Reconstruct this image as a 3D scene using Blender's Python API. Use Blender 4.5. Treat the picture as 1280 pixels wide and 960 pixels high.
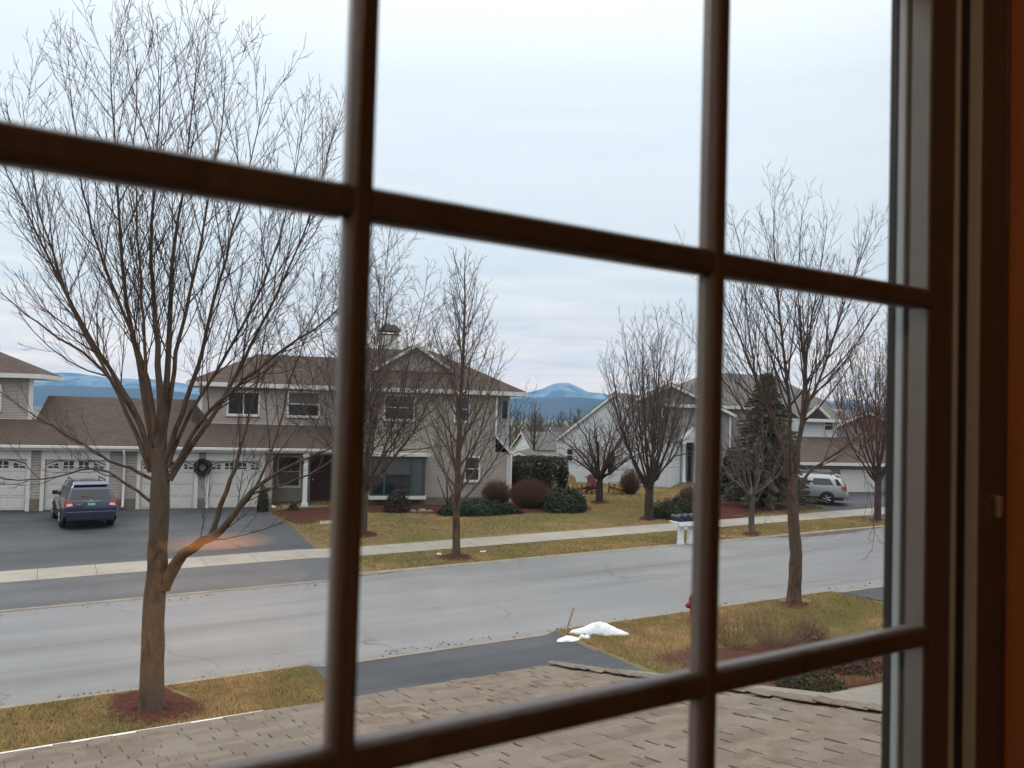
import bpy, math, random
import numpy as np
from mathutils import Vector
rnd = random.Random(7); NR = np.random.RandomState(11)
for o in list(bpy.data.objects): bpy.data.objects.remove(o)
SC = bpy.context.scene; COL = SC.collection

# ------------------------------------------------------------------ camera, sky, sun, exposure
H = 5.3; FP = 1050.0
pitch = math.atan(33 / FP); roll = math.radians(1.6)
Fv = np.array([0, math.cos(pitch), math.sin(pitch)]); R0 = np.array([1., 0, 0]); U0 = np.cross(R0, Fv)
Rc = R0 * math.cos(roll) + U0 * math.sin(roll); Uc = U0 * math.cos(roll) - R0 * math.sin(roll)
EYE = np.array([0, 0, H])
cd = bpy.data.cameras.new('camera'); cam = bpy.data.objects.new('camera', cd); COL.objects.link(cam)
from mathutils import Matrix
m = Matrix(((Rc[0], Uc[0], -Fv[0], 0), (Rc[1], Uc[1], -Fv[1], 0), (Rc[2], Uc[2], -Fv[2], H), (0, 0, 0, 1)))
cam.matrix_world = m
cd.sensor_width = 36; cd.lens = 36 * FP / 1280; cd.clip_start = .01; cd.clip_end = 20000
cd.dof.use_dof = True; cd.dof.focus_distance = 32; cd.dof.aperture_fstop = 11.0
SC.camera = cam
SC.view_settings.view_transform = 'Standard'; SC.view_settings.look = 'None'
SC.view_settings.exposure = 0.22; SC.view_settings.gamma = 1.0

SUN_EL, SUN_AZ = math.radians(38), math.radians(-60)       # azimuth measured from +Y towards +X
W = bpy.data.worlds.new('World'); SC.world = W; W.use_nodes = True
nt = W.node_tree; nt.nodes.clear()
def N(t, typ, **kw):
    n = t.nodes.new(typ)
    for k, v in kw.items():
        if k in n.inputs.keys() if hasattr(n.inputs, 'keys') else False: n.inputs[k].default_value = v
        else: setattr(n, k, v)
    return n
def ramp(t, stops, interp='LINEAR'):
    r = t.nodes.new('ShaderNodeValToRGB'); r.color_ramp.interpolation = interp
    e = r.color_ramp.elements
    while len(e) < len(stops): e.new(.5)
    for el, (p, c) in zip(e, stops):
        el.position = p; el.color = (*c, 1) if len(c) == 3 else c
    return r
tc = N(nt, 'ShaderNodeTexCoord'); L = nt.links.new
sky = N(nt, 'ShaderNodeTexSky', sky_type='NISHITA', sun_disc=False)
sky.sun_elevation = SUN_EL; sky.sun_rotation = SUN_AZ
sep = N(nt, 'ShaderNodeSeparateXYZ'); L(tc.outputs['Generated'], sep.inputs[0])
# the cloud deck: brighter overhead, paler and warmer toward the horizon (values are in Nishita units)
deck = ramp(nt, [(0.0, (20, 15.5, 10.5)), (.03, (18, 14, 10.4)), (.055, (11.5, 10.0, 8.9)), (.11, (8.2, 8.1, 8.0)), (.18, (7.5, 7.9, 8.2)), (.36, (8.1, 8.6, 9.1)), (1, (22.5, 22.3, 22))])
L(sep.outputs['Z'], deck.inputs[0])
mp = N(nt, 'ShaderNodeMapping'); mp.inputs['Scale'].default_value = (2.2, 2.2, 26); L(tc.outputs['Generated'], mp.inputs[0])
nz = N(nt, 'ShaderNodeTexNoise'); nz.inputs['Scale'].default_value = 2.6; nz.inputs['Detail'].default_value = 7; nz.inputs['Roughness'].default_value = .55
L(mp.outputs[0], nz.inputs['Vector'])
streak = ramp(nt, [(.36, (.80, .84, .90)), (.47, (.95, .96, .98)), (.56, (1.03, 1.0, .985)), (.68, (1.2, 1.13, 1.07))]); L(nz.outputs['Fac'], streak.inputs[0])
lowm = ramp(nt, [(0, (1, 1, 1)), (.07, (.95, .95, .95)), (.2, (.14, .14, .14)), (.5, (.05, .05, .05))]); L(sep.outputs['Z'], lowm.inputs[0])
mul = N(nt, 'ShaderNodeMix', data_type='RGBA', blend_type='MULTIPLY')
L(lowm.outputs[0], mul.inputs[0]); L(deck.outputs[0], mul.inputs[6]); L(streak.outputs[0], mul.inputs[7])
mx = N(nt, 'ShaderNodeMix', data_type='RGBA'); mx.inputs[0].default_value = .9
L(sky.outputs[0], mx.inputs[6]); L(mul.outputs[2], mx.inputs[7])
bg = N(nt, 'ShaderNodeBackground'); bg.inputs['Strength'].default_value = .115
wo = N(nt, 'ShaderNodeOutputWorld'); L(mx.outputs[2], bg.inputs[0]); L(bg.outputs[0], wo.inputs[0])
sd = bpy.data.lights.new('sun', 'SUN'); sd.energy = .8; sd.angle = math.radians(22); sd.color = (1, .95, .88)
sun = bpy.data.objects.new('sun', sd); COL.objects.link(sun)
sun.rotation_euler = (math.pi / 2 - SUN_EL, 0, -SUN_AZ + math.pi)
SC.cycles.volume_bounces = 0; SC.cycles.max_bounces = 8; SC.cycles.transparent_max_bounces = 12

# ------------------------------------------------------------------ picture <-> place
def ray(x, y): return Fv + (x - 640) / FP * Rc - (y - 480) / FP * Uc
def plane(x, y, n, c):
    n = np.array(n, float); d = ray(x, y); return EYE + (c - n @ EYE) / (n @ d) * d
def at(x, y, z): return plane(x, y, (0, 0, 1), z)
def atY(x, y, Y): return plane(x, y, (0, 1, 0), Y)
def dirn(deg): a = math.radians(deg); return np.array([math.sin(a), math.cos(a), 0])
EU = dirn(61); EV = np.array([-EU[1], EU[0], 0]); GR = .0178
VN, VF = 16.5, 24.3                                   # the two kerbs of the road
def sstep(a, b, x): t = min(1, max(0, (x - a) / (b - a))); return t * t * (3 - 2 * t)
def hz(u, v):
    z = GR * min(60, max(-40, u))
    if v < VN:
        o = .1 + .02 * min(16.5 - v, 22)
        if v > 14:
            k = min(1, max(0, min((u - 4.7) / .3, (10.5 - u) / .3)))
            k = max(k, min(1, max(0, min((u - 19.6) / .3, (27 - u) / .3))))
            o = o * (1 - k) + k * (16.5 - v) / 2.5 * .15
    elif v < VF: o = 0
    else:
        o = .13 + .02 * min(v - VF, 22)
        if v < 27.2:
            k = 1 - min(1, max(0, (u - 8.4) / .3))
            k = max(k, min(1, max(0, min((u - 33.5) / .3, (44 - u) / .3))))
            o = o * (1 - k) + k * (v - VF) / 2.9 * .188
        o -= 5.2 * sstep(58, 100, v) + 4.5 * sstep(100, 240, v) + 8 * sstep(300, 1200, v)
    return z + o
def uv(X, Y): return X * EU[0] + Y * EU[1], X * EV[0] + Y * EV[1]
def xy(u, v): p = u * EU + v * EV; return p[0], p[1]
def gz(X, Y): return hz(*uv(X, Y))
def gnd(x, y):
    z = 0
    for i in range(40):
        P = at(x, y, z); z = .5 * z + .5 * gz(P[0], P[1])
    P = at(x, y, z); return np.array([P[0], P[1], gz(P[0], P[1])])

# ------------------------------------------------------------------ object helpers
def tag(o, label=None, cat=None, group=None, kind=None):
    if label: o['label'] = label
    if cat: o['category'] = cat
    if group: o['group'] = group
    if kind: o['kind'] = kind
    return o
def thing(name, loc, label, cat, group=None, rz=0):
    o = bpy.data.objects.new(name, None); COL.objects.link(o); o.empty_display_size = .2
    o.location = [float(c) for c in loc]; o.rotation_euler = (0, 0, rz)
    return tag(o, label, cat, group)
class MB:
    def __init__(s): s.V = []; s.Fc = []; s.n = 0
    def add(s, vs, fs):
        b = s.n; s.V.extend([tuple(float(c) for c in v) for v in vs]); s.n += len(vs)
        s.Fc.extend([tuple(b + i for i in f) for f in fs]); return s
    def box(s, a, b):
        x0, y0, z0 = a; x1, y1, z1 = b
        return s.add([(x0, y0, z0), (x1, y0, z0), (x1, y1, z0), (x0, y1, z0), (x0, y0, z1), (x1, y0, z1), (x1, y1, z1), (x0, y1, z1)],
                     [(0, 3, 2, 1), (4, 5, 6, 7), (0, 1, 5, 4), (1, 2, 6, 5), (2, 3, 7, 6), (3, 0, 4, 7)])
    def prism(s, poly, vec):
        """poly: 3-D polygon, pushed along vec into a solid"""
        n = len(poly); P = [np.array(p, float) for p in poly]; Q = [p + np.array(vec, float) for p in P]
        return s.add(P + Q, [tuple(range(n))[::-1], tuple(range(n, 2 * n))] + [(i, (i + 1) % n, n + (i + 1) % n, n + i) for i in range(n)])
    def tube(s, pts, rad, k=6, cap=True):
        P = np.array(pts, float); n = len(P)
        if np.isscalar(rad): rad = [rad] * n
        T = np.gradient(P, axis=0); T /= np.linalg.norm(T, axis=1)[:, None] + 1e-12
        ref = np.array([0, 0, 1.]) if abs(T[0][2]) < .8 else np.array([1., 0, 0])
        A = np.cross(T, ref); A /= np.linalg.norm(A, axis=1)[:, None] + 1e-12; B = np.cross(T, A)
        an = np.arange(k) * 2 * math.pi / k
        V = (P[:, None] + (A[:, None] * np.cos(an)[None, :, None] + B[:, None] * np.sin(an)[None, :, None]) * np.array(rad)[:, None, None]).reshape(-1, 3)
        f = [(i * k + j, i * k + (j + 1) % k, (i + 1) * k + (j + 1) % k, (i + 1) * k + j) for i in range(n - 1) for j in range(k)]
        if cap: f += [tuple(range(k))[::-1], tuple((n - 1) * k + j for j in range(k))]
        return s.add(V, f)
    def lathe(s, prof, c=(0, 0, 0), axis=2, k=16):
        pts = []
        for r, h in prof:
            for j in range(k):
                a = 2 * math.pi * j / k; p = [0, 0, 0]
                p[(axis + 1) % 3] = r * math.cos(a); p[(axis + 2) % 3] = r * math.sin(a); p[axis] = h
                pts.append([p[i] + c[i] for i in range(3)])
        n = len(prof)
        f = [(i * k + j, i * k + (j + 1) % k, (i + 1) * k + (j + 1) % k, (i + 1) * k + j) for i in range(n - 1) for j in range(k)]
        f += [tuple(range(k))[::-1], tuple((n - 1) * k + j for j in range(k))]
        return s.add(pts, f)
    def build(s, name, mat, parent=None, smooth=False, bevel=0):
        me = bpy.data.meshes.new(name); me.from_pydata(s.V, [], s.Fc); me.update()
        me.materials.append(mat)
        if smooth: me.polygons.foreach_set('use_smooth', [True] * len(me.polygons))
        o = bpy.data.objects.new(name, me); COL.objects.link(o)
        if parent: o.parent = parent
        if bevel:
            b = o.modifiers.new('bevel', 'BEVEL'); b.width = bevel; b.segments = 2; b.limit_method = 'ANGLE'; b.angle_limit = math.radians(40)
        return o
def fast(name, V, quads, mat, parent=None, smooth=False):
    """big meshes straight from numpy arrays; quads: (n,3) or (n,4)"""
    me = bpy.data.meshes.new(name); k = quads.shape[1]; nf = len(quads)
    me.vertices.add(len(V)); me.vertices.foreach_set('co', V.astype(np.float32).ravel())
    me.loops.add(nf * k); me.loops.foreach_set('vertex_index', quads.astype(np.int32).ravel())
    me.polygons.add(nf); me.polygons.foreach_set('loop_start', np.arange(0, nf * k, k, dtype=np.int32))
    me.polygons.foreach_set('loop_total', np.full(nf, k, dtype=np.int32))
    me.polygons.foreach_set('use_smooth', np.full(nf, smooth))
    me.update(calc_edges=True); me.validate(); me.materials.append(mat)
    o = bpy.data.objects.new(name, me); COL.objects.link(o)
    if parent: o.parent = parent
    return o

# ------------------------------------------------------------------ materials
def base_mat(name, col, rough=.8, spec=.3, metal=0, coat=0):
    M = bpy.data.materials.new(name); M.use_nodes = True; b = M.node_tree.nodes['Principled BSDF']
    b.inputs['Base Color'].default_value = (*col, 1); b.inputs['Roughness'].default_value = rough
    b.inputs['Specular IOR Level'].default_value = spec; b.inputs['Metallic'].default_value = metal; b.inputs['Coat Weight'].default_value = coat
    return M
def noisy(name, c0, c1, scale=5, rough=.85, detail=6, bump=0, bscale=None, c2=None, scale2=.6, spec=.2, coords='pos', stretch=(1, 1, 1), coat=0, sharp=(.35, .65)):
    M = base_mat(name, c0, rough, spec, 0, coat); t = M.node_tree; b = t.nodes['Principled BSDF']; Lk = t.links.new
    if coords == 'pos': src = t.nodes.new('ShaderNodeNewGeometry').outputs['Position']
    else: src = t.nodes.new('ShaderNodeTexCoord').outputs['Object']
    mp = t.nodes.new('ShaderNodeMapping'); mp.inputs['Scale'].default_value = stretch; Lk(src, mp.inputs[0])
    n = t.nodes.new('ShaderNodeTexNoise'); n.inputs['Scale'].default_value = scale; n.inputs['Detail'].default_value = detail; n.inputs['Roughness'].default_value = .65
    Lk(mp.outputs[0], n.inputs['Vector'])
    r = ramp(t, [(sharp[0], c0), (sharp[1], c1)]); Lk(n.outputs['Fac'], r.inputs[0]); out = r.outputs[0]
    if c2:
        n2 = t.nodes.new('ShaderNodeTexNoise'); n2.inputs['Scale'].default_value = scale2; n2.inputs['Detail'].default_value = 4; Lk(mp.outputs[0], n2.inputs['Vector'])
        r2 = ramp(t, [(.4, (0, 0, 0)), (.62, (1, 1, 1))]); Lk(n2.outputs['Fac'], r2.inputs[0])
        m_ = t.nodes.new('ShaderNodeMix'); m_.data_type = 'RGBA'; Lk(r2.outputs[0], m_.inputs[0]); Lk(out, m_.inputs[6]); m_.inputs[7].default_value = (*c2, 1); out = m_.outputs[2]
    Lk(out, b.inputs['Base Color'])
    if bump:
        n3 = t.nodes.new('ShaderNodeTexNoise'); n3.inputs['Scale'].default_value = bscale or scale * 3; n3.inputs['Detail'].default_value = 5; Lk(mp.outputs[0], n3.inputs['Vector'])
        bp = t.nodes.new('ShaderNodeBump'); bp.inputs['Strength'].default_value = bump; bp.inputs['Distance'].default_value = .02
        Lk(n3.outputs['Fac'], bp.inputs['Height']); Lk(bp.outputs[0], b.inputs['Normal'])
    return M
def siding_mat(name, c0, c1, pitch_=.115):
    M = noisy(name, c0, c1, 1.3, .6, 4, coords='obj', spec=.25); t = M.node_tree; Lk = t.links.new; b = t.nodes['Principled BSDF']
    tcn = t.nodes.new('ShaderNodeTexCoord'); sx = t.nodes.new('ShaderNodeSeparateXYZ'); Lk(tcn.outputs['Object'], sx.inputs[0])
    d = t.nodes.new('ShaderNodeMath'); d.operation = 'DIVIDE'; d.inputs[1].default_value = pitch_; Lk(sx.outputs['Z'], d.inputs[0])
    f = t.nodes.new('ShaderNodeMath'); f.operation = 'FRACT'; Lk(d.outputs[0], f.inputs[0])
    inv = ramp(t, [(0, (.0, .0, .0)), (.12, (1, 1, 1)), (1, (.55, .55, .55))]); Lk(f.outputs[0], inv.inputs[0])
    bp = t.nodes.new('ShaderNodeBump'); bp.inputs['Strength'].default_value = 1; bp.inputs['Distance'].default_value = .05
    Lk(inv.outputs[0], bp.inputs['Height']); Lk(bp.outputs[0], b.inputs['Normal'])
    return M
def shingle_mat(name, ca, cb, cc):
    M = base_mat(name, ca, .95, .1); t = M.node_tree; Lk = t.links.new; b = t.nodes['Principled BSDF']
    tcn = t.nodes.new('ShaderNodeTexCoord'); sx = t.nodes.new('ShaderNodeSeparateXYZ'); Lk(tcn.outputs['Object'], sx.inputs[0])
    ad = t.nodes.new('ShaderNodeMath'); ad.operation = 'ADD'; Lk(sx.outputs['X'], ad.inputs[0]); Lk(sx.outputs['Y'], ad.inputs[1])
    cx = t.nodes.new('ShaderNodeCombineXYZ'); Lk(ad.outputs[0], cx.inputs[0]); Lk(sx.outputs['Z'], cx.inputs[1])
    br = t.nodes.new('ShaderNodeTexBrick'); br.inputs['Scale'].default_value = 1; br.inputs['Brick Width'].default_value = .3; br.inputs['Row Height'].default_value = .065
    br.inputs['Mortar Size'].default_value = .006; br.inputs['Color1'].default_value = (*ca, 1); br.inputs['Color2'].default_value = (*cb, 1); br.inputs['Mortar'].default_value = (*[c * .6 for c in ca], 1)
    Lk(cx.outputs[0], br.inputs['Vector'])
    n = t.nodes.new('ShaderNodeTexNoise'); n.inputs['Scale'].default_value = 2.0; n.inputs['Detail'].default_value = 8; n.inputs['Roughness'].default_value = .75; Lk(tcn.outputs['Object'], n.inputs['Vector'])
    r = ramp(t, [(.4, (0, 0, 0)), (.66, (1, 1, 1))]); Lk(n.outputs['Fac'], r.inputs[0])
    mm = t.nodes.new('ShaderNodeMix'); mm.data_type = 'RGBA'; Lk(r.outputs[0], mm.inputs[0]); Lk(br.outputs['Color'], mm.inputs[6]); mm.inputs[7].default_value = (*cc, 1)
    Lk(mm.outputs[2], b.inputs['Base Color'])
    bp = t.nodes.new('ShaderNodeBump'); bp.inputs['Strength'].default_value = .6; bp.inputs['Distance'].default_value = .02; Lk(br.outputs['Fac'], bp.inputs['Height']); bp.invert = True; Lk(bp.outputs[0], b.inputs['Normal'])
    return M
M = {}
M['grass'] = noisy('grass', (.195, .135, .066), (.145, .105, .05), 1.6, .95, 8, .5, 30, c2=(.14, .125, .042), scale2=.22, spec=.1)
M['blade'] = noisy('grass_blades', (.50, .33, .155), (.30, .205, .095), 1.4, .9, 8, c2=(.24, .205, .08), scale2=.35, spec=.1)
M['asphalt'] = noisy('old_asphalt', (.218, .212, .203), (.178, .175, .172), .5, .85, 8, .25, 60, c2=(.185, .186, .19), scale2=.12, spec=.35, stretch=(1, 1, 1))
def along_road(Mt, streak, crack):
    """long faint wheel-worn streaks along the road and hairline cracks"""
    t = Mt.node_tree; Lk = t.links.new; b = t.nodes['Principled BSDF']; src = b.inputs['Base Color'].links[0].from_socket
    g_ = t.nodes.new('ShaderNodeNewGeometry'); mp = t.nodes.new('ShaderNodeMapping'); mp.vector_type = 'TEXTURE'; mp.inputs['Rotation'].default_value = (0, 0, math.radians(29)); mp.inputs['Scale'].default_value = (14, 1, 1)
    Lk(g_.outputs['Position'], mp.inputs[0]); n = t.nodes.new('ShaderNodeTexNoise'); n.inputs['Scale'].default_value = .8; n.inputs['Detail'].default_value = 6; n.inputs['Roughness'].default_value = .6; Lk(mp.outputs[0], n.inputs['Vector'])
    r = ramp(t, [(.34, (1 - streak,) * 3), (.5, (1, 1, 1)), (.66, (1 + streak * .6,) * 3)]); Lk(n.outputs['Fac'], r.inputs[0])
    m1 = t.nodes.new('ShaderNodeMix'); m1.data_type = 'RGBA'; m1.blend_type = 'MULTIPLY'; m1.inputs[0].default_value = 1; Lk(src, m1.inputs[6]); Lk(r.outputs[0], m1.inputs[7])
    n2 = t.nodes.new('ShaderNodeTexNoise'); n2.inputs['Scale'].default_value = 1.1; n2.inputs['Detail'].default_value = 4; Lk(g_.outputs['Position'], n2.inputs['Vector'])
    ad = t.nodes.new('ShaderNodeVectorMath'); ad.operation = 'MULTIPLY_ADD'; ad.inputs[1].default_value = (1.6, 1.6, 0); Lk(n2.outputs['Color'], ad.inputs[0]); Lk(g_.outputs['Position'], ad.inputs[2])
    v = t.nodes.new('ShaderNodeTexVoronoi'); v.feature = 'DISTANCE_TO_EDGE'; v.inputs['Scale'].default_value = .26; Lk(ad.outputs[0], v.inputs['Vector'])
    r2 = ramp(t, [(0, (1, 1, 1)), (.006, (.6, .6, .6)), (.010, (0, 0, 0))]); Lk(v.outputs['Distance'], r2.inputs[0])
    n3 = t.nodes.new('ShaderNodeTexNoise'); n3.inputs['Scale'].default_value = .22; Lk(g_.outputs['Position'], n3.inputs['Vector']); r3 = ramp(t, [(.47, (0, 0, 0)), (.6, (1, 1, 1))]); Lk(n3.outputs['Fac'], r3.inputs[0])
    mm = t.nodes.new('ShaderNodeMath'); mm.operation = 'MULTIPLY'; Lk(r2.outputs[0], mm.inputs[0]); Lk(r3.outputs[0], mm.inputs[1])
    m2 = t.nodes.new('ShaderNodeMath'); m2.operation = 'MULTIPLY'; Lk(mm.outputs[0], m2.inputs[0]); m2.inputs[1].default_value = crack
    m3 = t.nodes.new('ShaderNodeMix'); m3.data_type = 'RGBA'; Lk(m2.outputs[0], m3.inputs[0]); Lk(m1.outputs[2], m3.inputs[6]); m3.inputs[7].default_value = (.05, .05, .052, 1); Lk(m3.outputs[2], b.inputs['Base Color'])
along_road(M['asphalt'], .22, .5)
M['drive'] = noisy('dark_asphalt', (.045, .047, .054), (.066, .068, .074), .7, .75, 7, .25, 50, c2=(.036, .038, .043), scale2=.3, spec=.45)
M['apron'] = noisy('worn_dark_asphalt', (.075, .076, .082), (.1, .1, .104), .8, .8, 7, .25, 50, spec=.4)
along_road(M['drive'], .32, .5); along_road(M['apron'], .2, .6)
M['concrete'] = noisy('concrete', (.34, .31, .26), (.27, .245, .205), 1.2, .9, 7, .2, 25, spec=.2)
M['kerb'] = noisy('kerb_stone', (.30, .255, .205), (.21, .175, .14), 2.0, .9, 7, .3, 20, spec=.2)
M['mulch'] = noisy('mulch', (.105, .035, .024), (.04, .018, .014), 14, 1, 8, 1, 30, spec=.1)
M['siding'] = siding_mat('greige_siding', (.35, .302, .262), (.31, .268, .233))
M['siding_w'] = siding_mat('white_siding', (.56, .58, .60), (.50, .52, .54))
M['siding_g'] = siding_mat('grey_siding', (.27, .25, .235), (.235, .22, .21))
M['trim'] = noisy('white_trim', (.66, .64, .60), (.58, .56, .53), 2, .5, 4, spec=.35)
M['door_w'] = noisy('garage_white', (.60, .575, .535), (.54, .52, .485), 1, .55, 4, spec=.3)
M['roof'] = shingle_mat('brown_shingles', (.092, .066, .053), (.125, .092, .074), (.075, .058, .050))
M['roof_g'] = shingle_mat('grey_shingles', (.14, .132, .125), (.175, .165, .155), (.11, .105, .10))
M['dark_trim'] = base_mat('dark_bronze', (.03, .026, .024), .5)
M['blind_sheen'] = noisy('blind_and_sky_sheen', (.085, .092, .09), (.055, .062, .06), 3, .5, 3, coords='obj', spec=.5, stretch=(1, 1, 6))  # pale tone holds curtain colour plus sky reflection painted in
M['shutter'] = noisy('dark_shutter', (.03, .032, .036), (.04, .042, .045), 5, .6)
def glass_dark(name, c):
    g = base_mat(name, c, .06, .6); return g
M['pane'] = noisy('window_pane', (.012, .014, .017), (.035, .037, .04), .9, .05, 3, spec=.6, coords='obj')
M['teal'] = base_mat('teal_frame', (.05, .085, .085), .45)
M['brick'] = noisy('foundation', (.20, .165, .125), (.14, .115, .09), 3, .9, 6, .3)
M['bark'] = noisy('grey_brown_bark', (.125, .078, .050), (.045, .030, .022), 11, .95, 9, 1, 26, c2=(.095, .070, .052), scale2=3.0, stretch=(1, 1, .35), sharp=(.42, .58), spec=.1)
M['bark_d'] = noisy('dark_bark', (.075, .056, .046), (.042, .032, .028), 9, .95, 7, .8, 22, stretch=(1, 1, .35), spec=.1)
M['bark_l'] = noisy('pale_bark', (.17, .145, .12), (.10, .085, .07), 8, .95, 7, .6, 20, c2=(.08, .066, .056), scale2=2, stretch=(1, 1, .4), spec=.1)
M['twig'] = noisy('twigs', (.085, .058, .047), (.055, .038, .033), 4, .9, 4, spec=.15)
M['twig_r'] = noisy('reddish_twigs', (.135, .075, .052), (.085, .047, .035), 4, .9, 4, spec=.15)
M['twig_p'] = noisy('pale_twigs', (.13, .098, .078), (.08, .06, .05), 4, .9, 4, spec=.15)
M['needle'] = noisy('spruce_needles', (.15, .145, .095), (.095, .10, .066), 6, .8, 4, c2=(.165, .14, .10), scale2=2, spec=.2)
M['needle_b'] = noisy('blue_spruce', (.045, .062, .058), (.026, .040, .038), 6, .8, 4, spec=.2)
M['yew'] = noisy('clipped_yew', (.028, .036, .014), (.016, .022, .010), 5, .7, 4, c2=(.040, .040, .016), scale2=1.2, spec=.25)
M['juniper'] = noisy('juniper', (.040, .058, .030), (.022, .034, .020), 5, .75, 4, spec=.25)
M['redleaf'] = noisy('red_brown_leaves', (.085, .030, .026), (.045, .022, .018), 6, .7, 4, c2=(.04, .04, .02), scale2=2, spec=.25)
M['twig_b'] = noisy('tan_brown_twigs', (.17, .092, .055), (.105, .06, .038), 5, .9, 4, spec=.15)
M['twig_s'] = noisy('straw_twigs', (.27, .175, .10), (.16, .10, .06), 5, .9, 4, spec=.15)
M['wood'] = noisy('brown_window_wood', (.078, .057, .049), (.056, .040, .034), 18, .38, 5, .15, 60, coords='obj', spec=.4, stretch=(1, 1, .12))
M['wood_o'] = noisy('orange_wood', (.29, .115, .046), (.20, .075, .03), 9, .45, 6, .1, 40, coords='obj', spec=.35, stretch=(1, 1, .08))
M['grey_al'] = noisy('grey_frame', (.15, .15, .147), (.125, .125, .122), 8, .45, 4, coords='obj', spec=.4)
M['pale_al'] = noisy('pale_frame', (.30, .345, .355), (.26, .30, .31), 8, .45, 4, coords='obj', spec=.4)
M['black'] = base_mat('black_rubber', (.012, .012, .013), .6)
M['plaster'] = noisy('room_plaster', (.30, .22, .16), (.26, .19, .14), 3, .9, 4, spec=.1)
M['snow'] = noisy('snow', (.80, .82, .85), (.50, .50, .50), 8, .8, 9, 1, 22, spec=.3, sharp=(.5, .8))
M['paint_blue'] = base_mat('blue_car_paint', (.013, .021, .058), .25, .5, .2, .8)
M['paint_silver'] = base_mat('silver_car_paint', (.33, .34, .35), .3, .5, .3, .8)
M['carglass'] = base_mat('car_glass', (.010, .012, .014), .06, .6)
M['plastic'] = base_mat('black_plastic', (.018, .018, .02), .5)
M['tyre'] = noisy('tyre', (.016, .016, .016), (.024, .024, .023), 20, .9)
M['alloy'] = base_mat('alloy', (.45, .45, .46), .35, .5, .8)
M['chrome'] = base_mat('bright_metal', (.62, .62, .63), .25, .5, .9)
M['lamp_red'] = base_mat('red_lamp', (.32, .035, .025), .2, .5, 0, .5)
M['lamp_clear'] = base_mat('clear_lamp', (.62, .60, .58), .15, .5)
M['plate'] = base_mat('green_plate', (.03, .20, .115), .5)
M['white'] = noisy('white_paint', (.74, .74, .74), (.66, .66, .66), 6, .5, 4, spec=.35, coords='obj')
M['navy'] = base_mat('dark_mailbox', (.016, .022, .034), .35, .5, .2)
M['red'] = noisy('hydrant_red', (.28, .018, .018), (.20, .014, .014), 9, .45)
M['chair_y'] = noisy('yellow_wood', (.27, .16, .06), (.21, .12, .045), 6, .7)
M['door_red'] = noisy('dark_red_door', (.05, .014, .012), (.04, .012, .01), 5, .5)
M['chair_r'] = noisy('red_wood', (.13, .035, .03), (.09, .026, .022), 6, .7)
M['stake'] = noisy('stake_wood', (.36, .24, .14), (.27, .17, .10), 9, .8)
M['stone'] = noisy('field_stone', (.26, .23, .20), (.16, .14, .125), 4, .95, 6, .5)
M['wreath'] = noisy('wreath_green', (.018, .034, .014), (.03, .045, .02), 9, .9)

# ------------------------------------------------------------------ ground, road, pavements
ul = sorted(set([-6000, -3000, -1200, -500, -200, -100, -60, -40, -30, -20, -10, 0, 4.7, 5.0, 8.4, 8.7, 10.2, 10.5, 14, 19.6, 19.9, 26.7, 27, 33.5, 33.8, 43.7, 44, 50, 60, 80, 120, 200, 500, 1200, 3000, 6000]))
vl = sorted(set([-6000, -1000, -100, -30, -5.5, 0, 8, 14, 16.499, 16.501, 20, 24.299, 24.301, 27.2, 35, 46.3] + list(np.linspace(58, 100, 9)) + list(np.linspace(100, 240, 10)) + [300, 400, 550, 750, 950, 1200, 2500, 6500]))
g = MB(); vs = []
for v in vl:
    for u in ul:
        X, Y = xy(u, v); d = .03 if 16.5 < v < 24.3 else 0
        vs.append((X, Y, hz(u, v) - d))
nu = len(ul)
g.add(vs, [(j * nu + i, j * nu + i + 1, (j + 1) * nu + i + 1, (j + 1) * nu + i) for j in range(len(vl) - 1) for i in range(nu - 1)])
tag(g.build('lawn', M['grass']), kind='structure')
def sheet(name, quad, off, mat, n=10, m=10):
    """quad: four (u,v) corners; draped on the ground"""
    q = [np.array(p, float) for p in quad]; mb = MB(); vs = []
    for j in range(m + 1):
        for i in range(n + 1):
            a, b = i / n, j / m
            p = (q[0] * (1 - a) + q[1] * a) * (1 - b) + (q[3] * (1 - a) + q[2] * a) * b
            X, Y = xy(*p); vs.append((X, Y, hz(*p) + off))
    mb.add(vs, [(j * (n + 1) + i, j * (n + 1) + i + 1, (j + 1) * (n + 1) + i + 1, (j + 1) * (n + 1) + i) for j in range(m) for i in range(n)])
    return tag(mb.build(name, mat), kind='structure')
def patch(name, pts, off, mat, rings=3):
    """an irregular bed: pixel outline on the ground, slightly mounded"""
    P = [gnd(*p) for p in pts]
    # smooth the outline
    Q = []
    for i in range(len(P)):
        for t in (0, .25, .5, .75):
            p0, p1, p2, p3 = P[i - 1], P[i], P[(i + 1) % len(P)], P[(i + 2) % len(P)]
            Q.append(.5 * ((2 * p1) + (-p0 + p2) * t + (2 * p0 - 5 * p1 + 4 * p2 - p3) * t * t + (-p0 + 3 * p1 - 3 * p2 + p3) * t ** 3))
    Q = np.array(Q); c = Q.mean(0); k = len(Q); vs = []
    for r in range(rings):
        f = 1 - r / rings
        for q in Q:
            p = c + (q - c) * f; jz = NR.uniform(-.012, .02) if r else 0
            vs.append((p[0], p[1], gz(p[0], p[1]) + off + (.05 * (1 - f) ** .5 if r else 0) + jz))
    vs.append((c[0], c[1], gz(c[0], c[1]) + off + .05))
    mb = MB(); mb.add(vs, [(r * k + j, r * k + (j + 1) % k, (r + 1) * k + (j + 1) % k, (r + 1) * k + j) for r in range(rings - 1) for j in range(k)] + [((rings - 1) * k + j, (rings - 1) * k + (j + 1) % k, rings * k) for j in range(k)])
    return tag(mb.build(name, mat), kind='structure')
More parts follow.
